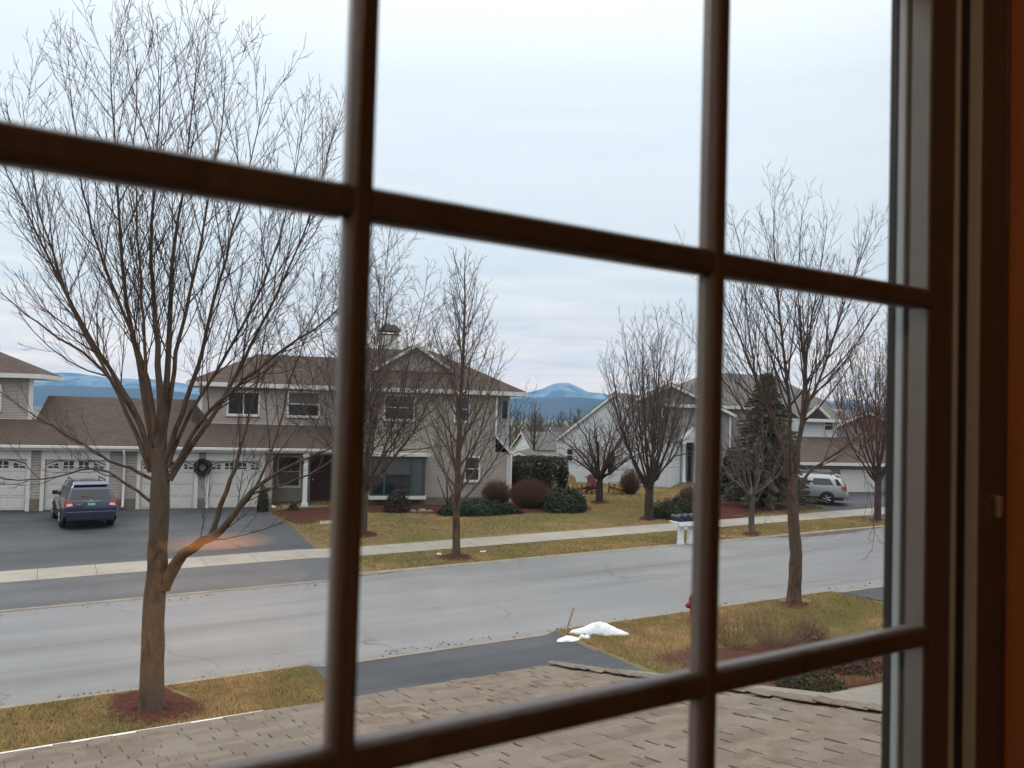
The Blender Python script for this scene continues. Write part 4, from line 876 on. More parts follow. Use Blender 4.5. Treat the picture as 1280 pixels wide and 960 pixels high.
GH = thing('garage_house', (0, 0, 0), 'pale house with a small front gable and brown garage roof at the right', 'house')
Yg = 52.5; pG = atY(1018, 511, Yg); zbg = gz(pG[0], Yg) - .4
p0, p1 = atY(1004, 523, Yg), atY(1049, 527, Yg); zf = atY(1020, 546, Yg)[2]
dG = dirn(80); nG = np.array([-dG[1], dG[0], 0])
def LG(s, w, z): return tuple(np.array([p0[0], Yg, 0]) + dG * s + nG * w + np.array([0, 0, z]))
wdG = (p1[0] - p0[0]) / dG[0]
mb = MB(); mb.prism([LG(0, 0, zbg), LG(wdG, 0, zbg), LG(wdG, 0, p0[2]), LG(0, 0, p0[2])], nG * 6); mb.build('wall', M['siding_w'], GH)
mb = MB(); ev = p0[2]
roof_slab(mb, [LG(-.4, -.35, ev), LG(wdG + .4, -.35, ev), LG(wdG + .4, 3, ev + 1.3), LG(-.4, 3, ev + 1.3)]); roof_slab(mb, [LG(wdG + .4, 6.4, ev), LG(-.4, 6.4, ev), LG(-.4, 3, ev + 1.3), LG(wdG + .4, 3, ev + 1.3)]); mb.build('roof', M['roof_g'], GH)
mb = MB(); mb.prism([LG(-.4, -.39, ev - .2), LG(wdG + .4, -.39, ev - .2), LG(wdG + .4, -.39, ev), LG(-.4, -.39, ev)], nG * .038)
for a, b2 in (((-.1, ev), (.75, ev + .72)), ((.75, ev + .72), (1.6, ev))): mb.prism([LG(a[0], -.45, a[1]), LG(b2[0], -.45, b2[1]), LG(b2[0], -.45, b2[1] + .16), LG(a[0], -.45, a[1] + .16)], nG * .05)
mb.build('trim_board', M['trim'], GH)
mb = MB(); mb.prism([LG(0, -.38, ev + .005), LG(1.5, -.38, ev + .005), LG(.75, -.38, ev + .68)], nG * 2.5); mb.build('gable_wall', M['shutter'], GH)
wnd(GH, LG, 1.45, 1.95, zf + .45, zf + 1.05, dG, nG, trim=.07)
mb = MB(); zge = atY(1030, 577, Yg - 3.2)[2]
roof_slab(mb, [LG(-3.5, -3.6, zge), LG(5.4, -3.6, zge), LG(5.4, .02, zf), LG(-3.5, .02, zf)]); mb.build('garage_roof', M['roof'], GH)
mb = MB(); mb.prism([LG(-3.2, -3.2, zbg), LG(5.2, -3.2, zbg), LG(5.2, -3.2, zge + .1), LG(-3.2, -3.2, zge + .1)], nG * 3.15); mb.build('garage_wall', M['siding_g'], GH)
mb = MB(); mb.prism([LG(-3.5, -3.7, zge - .2), LG(5.4, -3.7, zge - .2), LG(5.4, -3.7, zge - .02), LG(-3.5, -3.7, zge - .02)], nG * .09); mb.build('gutter', M['trim'], GH)
for s in (-2.6, .6): 
    mb = MB(); mb.prism([LG(s, -3.25, zbg + .3), LG(s + 2.6, -3.25, zbg + .3), LG(s + 2.6, -3.25, zge - .45), LG(s, -3.25, zge - .45)], nG * .048); mb.build('garage_door', M['door_w'], GH)
mb = MB(); c = LG(4.2, -3.5, 0); mb.lathe([(.16, zbg), (.16, zbg + .5), (.13, zbg + .55), (.12, zge - .3), (.16, zge - .21)], (c[0], c[1], 0), 2, 10); mb.build('column', M['white'], GH, True)
# rake of the house past it
RH = thing('far_house', (0, 0, 0), 'grey-roofed house with a white rake board cut by the right window frame', 'house')
pR = atY(1050, 500, 62); gable_block(RH, pR[0] + 1.2, 60, 98, 8, 12, gz(pR[0], 60) - .5, atY(1105, 548, 60)[2], atY(1066, 514, 60)[2], 'siding_g', 'roof_g', .35)
# houses lower down, seen through the gap
def cottage(px, py, Yd, wd, dp, ang, wallm, roofm, label, hh=2.7, rise=2.0):
    P = atY(px, py, Yd); z0 = gz(P[0], Yd) - .5; pk_ = P[2]
    t = thing('far_house', (0, 0, 0), label, 'house', None)
    L_, d, n = gable_block(t, P[0], Yd, ang, wd, dp, z0, pk_ - rise, pk_, wallm, roofm, .3)
    for s in (-wd * .28, wd * .16): wnd(t, L_, s, s + .9, pk_ - rise - 1.7, pk_ - rise - .5, d, n)
    return t
cottage(715, 548, 86, 8, 17, 175, 'siding_g', 'roof_g', 'low house with a broad pale grey roof in the gap between the houses', rise=2.4)
cottage(654, 540, 108, 7, 10, 160, 'siding_w', 'roof_g', 'small far house with a white end wall beyond the grey roof')
cottage(690, 534, 140, 7, 12, 170, 'siding_g', 'roof', 'far brown-roofed house among the valley trees')
cottage(650, 565, 61, 3.4, 4, 100, 'siding_w', 'roof_g', 'little white gabled outbuilding just above the clipped hedge', rise=.75)

# ------------------------------------------------------------------ cars
def suv(name, loc, rz, label, paint, plate_m, seedname=None):
    t = thing(name, loc, label, 'car', None, rz)
    X = [[-2.20, -2.30, -2.31, -2.24, -2.02, -1.86, -1.86], [-1.9, -1.9, -1.9, -1.88, -1.72, -1.62, -1.62], [-1.0] * 7, [-.1] * 7, [.55, .55, .55, .50, .28, .12, .10], [1.05, 1.05, 1.05, 1.0, .92, .90, .90], [1.75, 1.78, 1.80, 1.80, 1.78, 1.76, 1.75], [2.12, 2.2, 2.22, 2.18, 2.12, 2.10, 2.10]]
    Yh = [[.74, .86, .885, .84, .67, .53, 0], [.84, .895, .90, .865, .69, .57, 0], [.84, .89, .90, .87, .715, .59, 0], [.84, .89, .90, .87, .715, .59, 0], [.84, .89, .90, .86, .70, .55, 0], [.84, .895, .90, .85, .74, .55, 0], [.80, .89, .89, .83, .70, .5, 0], [.66, .80, .80, .74, .62, .45, 0]]
    Zz = [[.36, .48, .80, 1.06, 1.47, 1.60, 1.63], [.30, .46, .80, 1.06, 1.50, 1.64, 1.68], [.27, .45, .80, 1.05, 1.51, 1.66, 1.71], [.27, .45, .80, 1.03, 1.51, 1.66, 1.71], [.27, .45, .80, 1.01, 1.46, 1.60, 1.65], [.27, .45, .80, .98, 1.04, 1.07, 1.09], [.28, .45, .74, .90, .96, .98, .99], [.32, .44, .64, .74, .80, .82, .83]]
    ns, nj = 8, 7
    P = np.array([[[X[i][j], Yh[i][j], Zz[i][j]] for j in range(nj)] for i in range(ns)])
    b = MB(); vs = []
    for i in range(ns):
        for j in range(nj): vs.append(P[i, j])
        for j in range(nj - 2, -1, -1): vs.append(P[i, j] * [1, -1, 1])
    k = 2 * nj - 1
    f = [(i * k + j, i * k + j + 1, (i + 1) * k + j + 1, (i + 1) * k + j) for i in range(ns - 1) for j in range(k - 1)]
    f += [((i + 1) * k, (i + 1) * k + k - 1, i * k + k - 1, i * k) for i in range(ns - 1)]
    for i, fl in ((0, False), (ns - 1, True)):
        for j in range(nj - 2):
            q = (i * k + j, i * k + j + 1, i * k + k - 2 - j, i * k + k - 1 - j); f.append(q if fl else q[::-1])
        q = (i * k + nj - 2, i * k + nj - 1, i * k + nj); f.append(q if fl else q[::-1])
    b.add(vs, f); bo = b.build('body', M[paint], t, True, bevel=.03)
    def surf(i, j): i0 = min(ns - 2, int(i)); j0 = min(nj - 2, int(j)); a, c = i - i0, j - j0; return (P[i0, j0] * (1 - a) + P[i0 + 1, j0] * a) * (1 - c) + (P[i0, j0 + 1] * (1 - a) + P[i0 + 1, j0 + 1] * a) * c
    for sg in (1, -1):                                   # side windows
        for i0, i1 in ((.35, 1.05), (1.12, 2.45), (2.55, 3.85)):
            mb = MB(); c = [surf(i0 + .12, 3.12), surf(i1, 3.12), surf(i1 - (.0 if i1 < 3 else .08), 3.9), surf(i0 + .28, 3.9)]
            c = [np.array([p[0], sg * (p[1] + .012), p[2] + .005]) for p in c]; mb.prism(c, (0, -sg * .008, 0)); mb.build('side_window', M['carglass'], t)
    def tail(y0, y1, j0, j1, out=.014, th=.01):
        c = [np.array([surf(0, j0)[0] - out, y0, surf(0, j0)[2]]), np.array([surf(0, j0)[0] - out, y1, surf(0, j0)[2]]), np.array([surf(0, j1)[0] - out, y1 * .9, surf(0, j1)[2]]), np.array([surf(0, j1)[0] - out, y0 * .9, surf(0, j1)[2]])]
        m_ = MB(); m_.prism(c, (th, 0, 0)); return m_
    tail(-.70, .70, 3.12, 3.93, .02, .015).build('rear_window', M['carglass'], t)
    ws = MB(); c = [np.array([.97, s * .74, 1.08]) for s in (-1, 1)] + [np.array([.27, s * .62, 1.585]) for s in (1, -1)]; ws.prism([p + [.02, 0, .02] for p in c], (-.01, 0, -.01)); ws.build('windscreen', M['carglass'], t)
    sp = MB(); sp.prism([(-1.98, -.60, 1.585), (-1.98, .60, 1.585), (-1.70, .57, 1.68), (-1.70, -.57, 1.68)], (0, 0, .035)); sp.build('spoiler', M['paint_silver' if paint == 'paint_silver' else 'paint_blue'], t, bevel=.01)
    bm_ = MB(); bm_.box((-2.39, -.86, .44), (-2.2, .86, .66)); bm_.box((-2.36, -.80, .30), (-2.18, .80, .438)); bm_.build('rear_bumper', M[paint], t, bevel=.03)
    bm_ = MB(); bm_.box((-2.40, -.78, .32), (-2.30, .78, .46)); bm_.build('bumper_skirt', M['plastic'], t, bevel=.02)
    for sg in (1, -1):
        tl = MB(); tl.prism([(-2.335, sg * .58, .84), (-2.335, sg * .88, .80), (-2.29, sg * .87, 1.10), (-2.285, sg * .66, 1.07)], (.05, 0, 0)); tl.prism([(-2.31, sg * .885, .80), (-2.05, sg * .912, .90), (-2.05, sg * .905, 1.05), (-2.27, sg * .87, 1.10)], (0, sg * .015, 0)); to = tl.build('tail_lamp', M['lamp_red'], t, bevel=.01)
        tl = MB(); tl.prism([(-2.342, sg * .62, .87), (-2.342, sg * .82, .85), (-2.328, sg * .81, .94), (-2.328, sg * .65, .95)], (.01, 0, 0)); tl.build('reverse_lamp', M['lamp_clear'], to)
        rf = MB(); rf.box((-2.398, sg * .66 - .12, .36), (-2.37, sg * .66 + .12, .41)); rf.build('reflector', M['lamp_red'], t)
        rl = MB(); rl.tube([(-1.55, sg * .55, 1.66), (-1.45, sg * .55, 1.745), (.0, sg * .55, 1.755), (.12, sg * .55, 1.67)], .022, 6); rl.build('roof_rail', M['plastic'], t)
        mr = MB(); mr.box((.58, sg * .93 - .10, 1.03), (.74, sg * .93 + .11, 1.19)); mr.build('mirror', M['plastic'], t, bevel=.03)
        sk = MB(); sk.box((-2.15, sg * .90 - .012, .26), (2.05, sg * .90 + .012, .44)); sk.build('sill_cladding', M['plastic'], t, bevel=.008)
        hl = MB(); hl.prism([(2.20, sg * .50, .70), (2.06, sg * .80, .72), (1.98, sg * .80, .84), (2.14, sg * .50, .82)], (.03, 0, .02)); hl.build('headlight', M['lamp_clear'], t)
        for x in (-1.32, 1.36):
            ar = MB(); ar.lathe([(.405, -.02), (.405, .02), (.36, .03), (.1, .03)], (x, sg * .89, .36), 1, 24); ar.build('wheel_arch', M['plastic'], t)
            wl = MB(); wl.lathe([(.22, -.11), (.32, -.115), (.345, -.08), (.345, .08), (.32, .115), (.22, .11)], (x, sg * .83, .345), 1, 28); wo_ = wl.build('wheel', M['tyre'], t, True)
            rm = MB(); rm.lathe([(.215, -.1), (.225, sg * .112), (.19, sg * .10), (.05, sg * .105)], (x, sg * .83, .345), 1, 20)
            for q in range(5):
                a = q * 2 * math.pi / 5; rm.tube([(x + .03 * math.cos(a), sg * .945, .345 + .03 * math.sin(a)), (x + .20 * math.cos(a), sg * .94, .345 + .20 * math.sin(a))], .03, 5)
            rm.build('rim', M['alloy'], wo_)
    pl = MB(); pl.box((-2.345, -.155, .84), (-2.325, .155, 1.0)); po = pl.build('number_plate', M[plate_m], t, bevel=.005)
    pl = MB(); 
    for i in range(6): pl.box((-2.35, -.115 + i * .04 - .013, .885), (-2.3455, -.115 + i * .04 + .013, .95))
    pl.build('plate_characters', M['white'], po)
    em = MB(); em.lathe([(.055, -.01), (.055, .01)], (-2.305, 0, 1.055), 0, 14); em.build('badge', M['chrome'], t)
    em = MB(); em.box((-2.35, .34, .90), (-2.325, .52, .93)); em.build('badge', M['chrome'], t)
    em = MB(); em.box((-2.31, -.3, 1.005), (-2.26, .3, 1.03)); em.build('handle', M['chrome'], t)
    wp = MB(); wp.tube([(-2.27, -.05, 1.08), (-2.2, .02, 1.16), (-2.19, .34, 1.2)], .012, 5); wp.build('rear_wiper', M['plastic'], t)
    return t
c0 = gnd(112, 662); ca = dirn(-33.5); cpos = c0 + ca * 2.2
suv('parked_car', (cpos[0], cpos[1], gz(cpos[0], cpos[1]) + .012), math.atan2(ca[1], ca[0]), 'dark blue SUV parked facing the garage doors, seen from behind', 'paint_blue', 'plate')
c1 = gnd(1035, 632); cb = dirn(-68); cpos = c1 + cb * 1.05 + np.array([0.1, 0.9, 0])
suv('parked_car', (cpos[0], cpos[1], gz(cpos[0], cpos[1]) + .012), math.atan2(cb[1], cb[0]), 'silver SUV parked on the drive at the right behind the forked tree', 'paint_silver', 'white').scale = (.94, .94, .90)

# ------------------------------------------------------------------ mailboxes, hydrant, chairs, snow, stake
b = gnd(858, 684); t = thing('mailbox_bank', b, 'row of dark mailboxes on white posts at the far verge, half behind the window bar', 'mailboxes', None, math.atan2(EU[1], EU[0]))
for i in range(4):
    x = -.29 + i * .46; mb = MB(); mb.box((x - .085, -.085, -.05), (x + .085, .085, .80)); mb.box((x - .10, -.10, -.03), (x + .10, .10, .12)); mb.prism([(x - .05, -.32, .74), (x + .05, -.32, .74), (x + .05, -.085, .50), (x - .05, -.085, .50)], (0, .0, .055)); mb.build('post', M['white'], t, bevel=.01)
mb = MB(); mb.box((-.62, -.26, .801), (1.25, .26, .86)); mb.box((-.62, -.285, .70), (1.25, -.262, .865)); mb.build('shelf', M['white'], t, bevel=.008)
for i in range(6):
    x = -.46 + i * .285; mb = MB(); prof = [(x - .11, .865), (x + .11, .865), (x + .11, 1.0)] + [(x + .11 * math.cos(a), 1.0 + .11 * math.sin(a)) for a in np.linspace(.2, math.pi - .2, 7)] + [(x - .11, 1.0)]
    mb.prism([(p, -.25, z) for p, z in prof], (0, .5, 0)); mo = mb.build('mailbox', M['navy'], t)
    mb = MB(); mb.prism([(x + (p - x) * 1.04, -.265, .86 + (z - .86) * 1.02) for p, z in prof], (0, .013, 0)); mb.build('door', M['navy'], mo)
    mb = MB(); mb.box((x + .112, -.1, .95), (x + .120, .08, .975)); mb.box((x + .112, .03, .976), (x + .121, .08, 1.02)); mb.build('flag', M['red'], mo)
b = gnd(868, 777); t = thing('fire_hydrant', b, 'red fire hydrant at the near kerb peeking out left of the window bar', 'hydrant')
mb = MB(); mb.lathe([(.17, -.02), (.17, .06), (.115, .08), (.115, .45), (.15, .47), (.15, .52)], k=16); mb.build('barrel', M['red'], t, True)
mb = MB(); mb.lathe([(.14, .521), (.135, .58), (.09, .65), (.04, .68), (.035, .73), (.01, .735)], k=16); mb.build('bonnet', M['red'], t, True)
for sg in (-1, 1):
    mb = MB(); mb.lathe([(.065, sg * .1), (.065, sg * .19), (.03, sg * .20), (.025, sg * .23)], (0, 0, .38), 0, 10); mb.build('outlet', M['red'], t, True)
mb = MB(); mb.lathe([(.08, -.1), (.08, -.2), (.035, -.21), (.03, -.24)], (0, 0, .34), 1, 12); mb.build('pumper_outlet', M['red'], t, True)
def adirondack(px, py, face, mat, label):
    b = gnd(px, py); t = thing('lawn_chair', b, label, 'chair', None, face)
    s_ = MB()
    for i in range(5): x = .30 - i * .12; s_.prism([(x, -.27, .36 - .035 * i), (x, .27, .36 - .035 * i), (x - .10, .27, .335 - .035 * i), (x - .10, -.27, .335 - .035 * i)], (0, 0, .022))
    s_.build('seat', M[mat], t)
    bk = MB()
    for i in range(5): y = -.22 + i * .11; hh = 1.0 - .08 * abs(i - 2); bk.prism([(-.20, y - .048, .24), (-.20, y + .048, .24), (-.20 - .36 * hh, y + .052, .24 + .78 * hh), (-.20 - .36 * hh, y - .052, .24 + .78 * hh)], (.022, 0, .008))
    bk.build('backrest', M[mat], t)
    for sg in (-1, 1):
        a_ = MB(); a_.box((-.42, sg * .36 - .075, .55), (.38, sg * .36 + .075, .575)); a_.build('armrest', M[mat], t)
        l_ = MB(); l_.box((.28, sg * .31 - .02, 0), (.38, sg * .31 + .02, .549)); l_.build('leg', M[mat], t)
        l_ = MB(); l_.prism([(.27, sg * .29 - .015, .25), (.27, sg * .29 - .015, .36), (-.62, sg * .29 - .015, .10), (-.62, sg * .29 - .015, .0)], (0, .03, 0)); l_.build('leg', M[mat], t)
    return t
adirondack(724, 617, math.radians(-35), 'chair_y', 'yellow slatted lawn chair at the corner of the white house wall')
adirondack(743, 617, math.radians(-70), 'chair_r', 'dark red slatted lawn chair behind the crabapple trunk')
adirondack(771, 617, math.radians(200), 'chair_y', 'yellow slatted lawn chair right of the crabapple, facing left')
b = gnd(734, 617); t = thing('side_table', b, 'small pale outdoor table between the yellow and red lawn chairs', 'table')
mb = MB(); mb.lathe([(.24, .44), (.25, .46), (.24, .48)], k=14); mb.build('tabletop', M['chair_y'], t)
for i in range(3):
    a = i * 2.1; mb = MB(); mb.tube([(.08 * math.cos(a), .08 * math.sin(a), .44), (.2 * math.cos(a), .2 * math.sin(a), 0)], .018, 5); mb.build('leg', M['chair_y'], t)
def snow(px, py, rx, ry, h, rot, label, seed):
    b = gnd(px, py); r = np.random.RandomState(seed); mb = MB(); K, Rg = 26, 7; vs = []; ph = r.uniform(0, 6, 5)
    for i in range(Rg + 1):
        f = i / Rg
        for j in range(K):
            a = 2 * math.pi * j / K; q = 1 + .22 * math.sin(2 * a + ph[0]) + .12 * math.sin(3 * a + ph[1]) + .07 * math.sin(7 * a + ph[2])
            x, y = rx * q * f * math.cos(a), ry * q * f * math.sin(a); z = h * (1 - f ** 3.4) * (1 + .3 * math.sin(4 * x / rx + ph[3])) + r.normal(0, .012) * (1 - f)
            vs.append((x, y, z - .01 if i < Rg else -.05))
    mb.add(vs, [(i * K + j, (i + 1) * K + j, (i + 1) * K + (j + 1) % K, i * K + (j + 1) % K) for i in range(Rg) for j in range(K)])
    o = mb.build('snow_pile', M['snow'], None, True); o.location = b; o.rotation_euler = (0, 0, rot); return tag(o, label, 'snow', 'leftover snow')
snow(752, 792, .60, .25, .20, .05, 'largest leftover snow mound, at the corner of the near lawn', 1); snow(716, 800, .30, .19, .07, .3, 'flat snow remnant by the foot of the leaning stake', 2); snow(731, 798, .14, .11, .09, .3, 'small snow lump joining the large mound to the flat remnant', 7)
snow(1020, 799, .10, .07, .05, .2, 'snow scrap by the reddish twigs on the near lawn', 3); snow(549, 693, .11, .09, .06, .4, 'snow scrap on the verge left of the straight slim tree', 4); snow(604, 690, .10, .07, .05, .1, 'snow scrap on the verge right of the straight slim tree', 5)
snow(972, 626, .5, .3, .12, .1, 'small snow heap at the drive edge under the spruce', 6); snow(342, 634, .14, .1, .08, .1, 'snow scrap by the last garage door', 8)
b = gnd(704, 796); tp = atY(717, 760, b[1] + .1); mb = MB(); mb.tube([(0, 0, -.1), tuple(tp - b)], [.022, .02], 4); o = mb.build('marker_stake', M['stake']); o.location = b; tag(o, 'thin wooden marker stake leaning beside the snow at the driveway corner', 'stake')
for i, (px, py, s) in enumerate(((515, 640, .20), (528, 640, .26), (537, 640, .17), (645, 640, .16))):
    b = gnd(px, py); mb = MB(); r = np.random.RandomState(i); K = 9; vs = []
    for q in range(5):
        f = q / 4 * math.pi
        for j in range(K): a = 6.283 * j / K; vs.append((s * math.sin(f) * math.cos(a) * r.uniform(.8, 1.15), s * .8 * math.sin(f) * math.sin(a) * r.uniform(.8, 1.15), s * .55 * math.cos(f) + .02))
    mb.add(vs, [(q * K + j, (q + 1) * K + j, (q + 1) * K + (j + 1) % K, q * K + (j + 1) % K) for q in range(4) for j in range(K)]); o = mb.build('garden_stone', M['stone'], None, True); o.location = b
    tag(o, ['tan stone edging the bay window bed, leftmost of three', 'tan stone edging the bay window bed, middle and largest', 'tan stone edging the bay window bed, right next to the juniper', 'lone tan stone in front of the larger brown shrub'][i], 'stone', 'bed edging stones')

# ------------------------------------------------------------------ our own house: shingled garage roof below the window
ze = 2.75; E0 = at(220, 907, ze); E1 = at(690, 831, ze); ed = E1 - E0; ed[2] = 0; ed /= np.linalg.norm(ed); inn = np.array([ed[1], -ed[0], 0])
rr = ray(1095, 888); A2 = np.array([[ed @ rr * 0 + inn[0], -rr[0]], [inn[1], -rr[1]]]); sol = np.linalg.solve(A2, -E1[:2]); kk, ll = sol
Rp = EYE + ll * rr; slope = (Rp[2] - ze) / kk
OH = thing('own_house', E1, 'house the view is taken from, with a brown-grey shingled garage roof below the window', 'house', rz=math.atan2(ed[1], ed[0]))
# local x along eave (0 at the corner, negative to the left), local -y up the slope toward the window
M['near_shingle'] = noisy('weathered_shingles', (.235, .185, .145), (.15, .118, .093), 6, .95, 9, .8, 90, c2=(.205, .172, .143), scale2=1.3, spec=.1, coords='obj')
M['cap_shingle'] = noisy('grey_weathered_shingles', (.27, .245, .215), (.21, .19, .165), 4, .95, 8, .7, 90, spec=.1, coords='obj')
def tabs(Mt, lo, hi):
    t = Mt.node_tree; b = t.nodes['Principled BSDF']; src = b.inputs['Base Color'].links[0].from_socket; g_ = t.nodes.new('ShaderNodeNewGeometry')
    r_2 = ramp(t, [(0, (lo, lo * .99, lo * .97)), (.5, (1, 1, 1)), (1, (hi, hi, hi * 1.01))]); t.links.new(g_.outputs['Random Per Island'], r_2.inputs[0])
    m1 = t.nodes.new('ShaderNodeMix'); m1.data_type = 'RGBA'; m1.blend_type = 'MULTIPLY'; m1.inputs[0].default_value = 1; t.links.new(src, m1.inputs[6]); t.links.new(r_2.outputs[0], m1.inputs[7]); t.links.new(m1.outputs[2], b.inputs['Base Color'])
tabs(M['near_shingle'], .86, 1.10)
r = np.random.RandomState(12); mb = MB(); crs = .145; th = .012; yr = kk + 2.2
nrow = int(yr / crs)
mb.prism([(-9, .02, -.05), (0, .02, -.05), (0, -yr, -.05 + slope * yr), (-9, -yr, -.05 + slope * yr)], (0, 0, .035))
for i in range(nrow):
    x = -9 - r.uniform(0, .3)
    while x < 0:
        w = r.choice([.12, .17, .22, .30]) * r.uniform(.9, 1.1); x1 = min(x + w - r.choice([.004, .008, .014]), -.005)
        if x1 > x + .03:
            lo = r.choice([0, .0, .02]); y0 = -(i * crs) + .03 - lo; y1 = y0 - crs - .05; lift = th * r.choice([.3, .5, .7, 1.1])
            za, zb_ = -y0 * slope - .014, -y1 * slope - .010
            mb.add([(x, y0, za), (x1, y0, za), (x1, y1, zb_), (x, y1, zb_), (x, y0, za + lift + .008), (x1, y0, za + lift + .008), (x1, y1, zb_ + .003), (x, y1, zb_ + .003)], [(0, 3, 2, 1), (4, 5, 6, 7), (0, 1, 5, 4), (1, 2, 6, 5), (2, 3, 7, 6), (3, 0, 4, 7)])
        x += w
mb.build('roof', M['near_shingle'], OH)
# hip cap shingles along the corner line
mb = MB(); n_ = int(yr / .13)
for i in range(n_):
    y0 = .03 - i * .13 + r.uniform(-.006, .006); y1 = y0 - .17; z0_ = -y0 * slope + .028 + r.uniform(0, .010); z1_ = -y1 * slope + .020
    a, b2 = -.07 + r.uniform(-.03, .03), .10
    mb.add([(a, y0, z0_ - .004), (0, y0, z0_ + .012), (b2, y0, z0_ - .035), (a, y1, z1_ - .004), (0, y1, z1_ + .012), (b2, y1, z1_ - .035), (a, y0, z0_ - .014), (0, y0, z0_ - .0), (b2, y0, z0_ - .047)], [(0, 1, 4, 3), (1, 2, 5, 4), (0, 6, 7, 1), (1, 7, 8, 2), (0, 3, 6)])
mb.build('hip_cap', M['near_shingle'], OH)
# the other side of the hip, falling away to the right: outline found on its own plane
s2 = .16; ex = ed; nrm = np.array([0, 0, 1.]) + ed * s2 + (-inn) * slope * -1 * -1
# plane through the corner line: z = ze + slope*(along inn) - s2*(along ed)
nrm = np.array([0, 0, 1.]) - slope * inn + s2 * ed
def rp(px, py): P = plane(px, py, nrm, nrm @ E1); q = P - E1; return (q @ ed, -(q @ inn), q[2] - .02)
out = [(0, .02, -.02), rp(800, 838.5), rp(905, 851), rp(1036, 866), rp(1098, 855), rp(1150, 846)]
far = (out[-1][0], -yr, slope * yr - s2 * out[-1][0] - .02)
mb = MB(); mb.prism([(0, -yr, slope * yr - .02)] + [far] + out[::-1], (0, 0, .018)); mb.build('roof', M['cap_shingle'], OH)
gx = (at(333, 890, ze) - E1) @ ed
mb = MB(); mb.prism([(-9, .07, -.12), (gx, .07, -.12), (gx, .07, -.01), (-9, .07, -.01)], (0, -.05, 0)); mb.build('gutter', M['trim'], OH, bevel=.01)
mb = MB(); mb.box((-9, -yr, -3.2), (-.3, -.35, -.06)); mb.build('wall', M['siding'], OH)

# ------------------------------------------------------------------ the room and its window
WA = 56.6; we = dirn(WA); wn = np.array([-we[1], we[0], 0]); WR = math.atan2(we[1], we[0])
# local x along the wall to the right, y outward, z up; origin at the eye
def room(name, mb, mat): o = mb.build(name, mat); o.location = (0, 0, H); o.rotation_euler = (0, 0, WR); return tag(o, kind='structure')
x0, x1, y0, z0, z1 = -2.6, 2.4, -3.2, -1.3, 1.25; ox0, ox1, oz0, oz1 = -.41, .70, -.735, .44
mb = MB(); yw0, yw1 = .312, .42
mb.box((x0, yw0, z0), (ox0, yw1, z1)); mb.box((ox1, yw0, z0), (x1, yw1, z1)); mb.box((ox0, yw0, oz1), (ox1, yw1, z1)); mb.box((ox0, yw0, z0), (ox1, yw1, oz0))
mb.box((x0 - .15, y0 - .15, z0), (x0, yw1, z1)); mb.box((x1, y0 - .15, z0), (x1 + .15, yw1, z1)); mb.box((x0, y0 - .15, z0), (x1, y0, z1)); room('room_wall', mb, M['plaster'])
mb = MB(); mb.box((x0 - .15, y0 - .15, z0 - .15), (x1 + .15, yw1, z0)); room('room_floor', mb, M['wood_o'])
mb = MB(); mb.box((x0 - .15, y0 - .15, z1), (x1 + .15, yw1, z1 + .15)); room('room_ceiling', mb, M['plaster'])
M['bar_sheen'] = noisy('bar_sheen_grey', (.15, .14, .132), (.12, .112, .106), 12, .4, 4, coords='obj', spec=.4)  # grey stands for sky sheen on the brown wood bars
WN = thing('window', (0, 0, H), 'dark brown wooden window with dividing bars, seen out of focus from inside the room', 'window', rz=WR)
GL = .347; tv = [-.0755, .1385, .3524]; th_ = [.0859, -.1478, -.3815]; wl_, wr_, wb_, wt_ = -.293, .566, -.6152, .3196
def bar_profile(wd, d0, d1): h = wd / 2; return [(-h, d1), (-h, d0 + .003), (-h * .8, d0 + .0008), (-h * .5, d0), (h * .5, d0), (h * .8, d0 + .0008), (h, d0 + .003), (h, d1)]
for x in tv:
    mb = MB(); mb.prism([(x + a, d, wb_) for a, d in bar_profile(.0104, .326, .3302)], (0, 0, wt_ - wb_)); o = mb.build('vertical_bar', M['wood'], WN, bevel=.0012)
    mb = MB(); mb.box((x - .0055, .3304, wb_), (x + .0055, .3392, wt_)); mb.build('outer_bar_sheen', M['bar_sheen'], o, bevel=.002)  # back half of the bar, coloured with the painted sky sheen
xs = [wl_] + tv + [wr_]
for z in th_:
    mb = MB(); mb.prism([(wl_, d + .0004, z + a) for a, d in bar_profile(.0142, .326, .3300)], (wr_ - wl_, 0, 0)); o = mb.build('horizontal_bar', M['wood'], WN, bevel=.0012)
    mb = MB()
    for i in range(4): mb.box((xs[i] + .0056, .3306, z - .0070), (xs[i + 1] - .0056, .3400, z + .0070))
    mb.build('outer_bar_sheen', M['bar_sheen'], o, bevel=.002)
# glass
M['glass'] = bpy.data.materials.new('clear_glass'); M['glass'].use_nodes = True; gt_ = M['glass'].node_tree; gt_.nodes.clear()
tb = gt_.nodes.new('ShaderNodeBsdfTransparent'); tb.inputs[0].default_value = (.975, .985, .985, 1); gb = gt_.nodes.new('ShaderNodeBsdfGlossy'); gb.inputs['Roughness'].default_value = .0
gg = gt_.nodes.new('ShaderNodeNewGeometry'); dt = gt_.nodes.new('ShaderNodeVectorMath'); dt.operation = 'DOT_PRODUCT'; gt_.links.new(gg.outputs['Incoming'], dt.inputs[0]); gt_.links.new(gg.outputs['Normal'], dt.inputs[1])
def mth(op, a, b2=None):
    q_ = gt_.nodes.new('ShaderNodeMath'); q_.operation = op
    for i_, v_ in enumerate((a, b2)):
        if v_ is None: continue
        if isinstance(v_, (int, float)): q_.inputs[i_].default_value = v_
        else: gt_.links.new(v_, q_.inputs[i_])
    return q_
sch = mth('ADD', mth('MULTIPLY', mth('POWER', mth('SUBTRACT', 1.0, mth('ABSOLUTE', dt.outputs['Value']).outputs[0]).outputs[0], 5.0).outputs[0], .96).outputs[0], .035)   # Schlick reflectance, the same on both faces
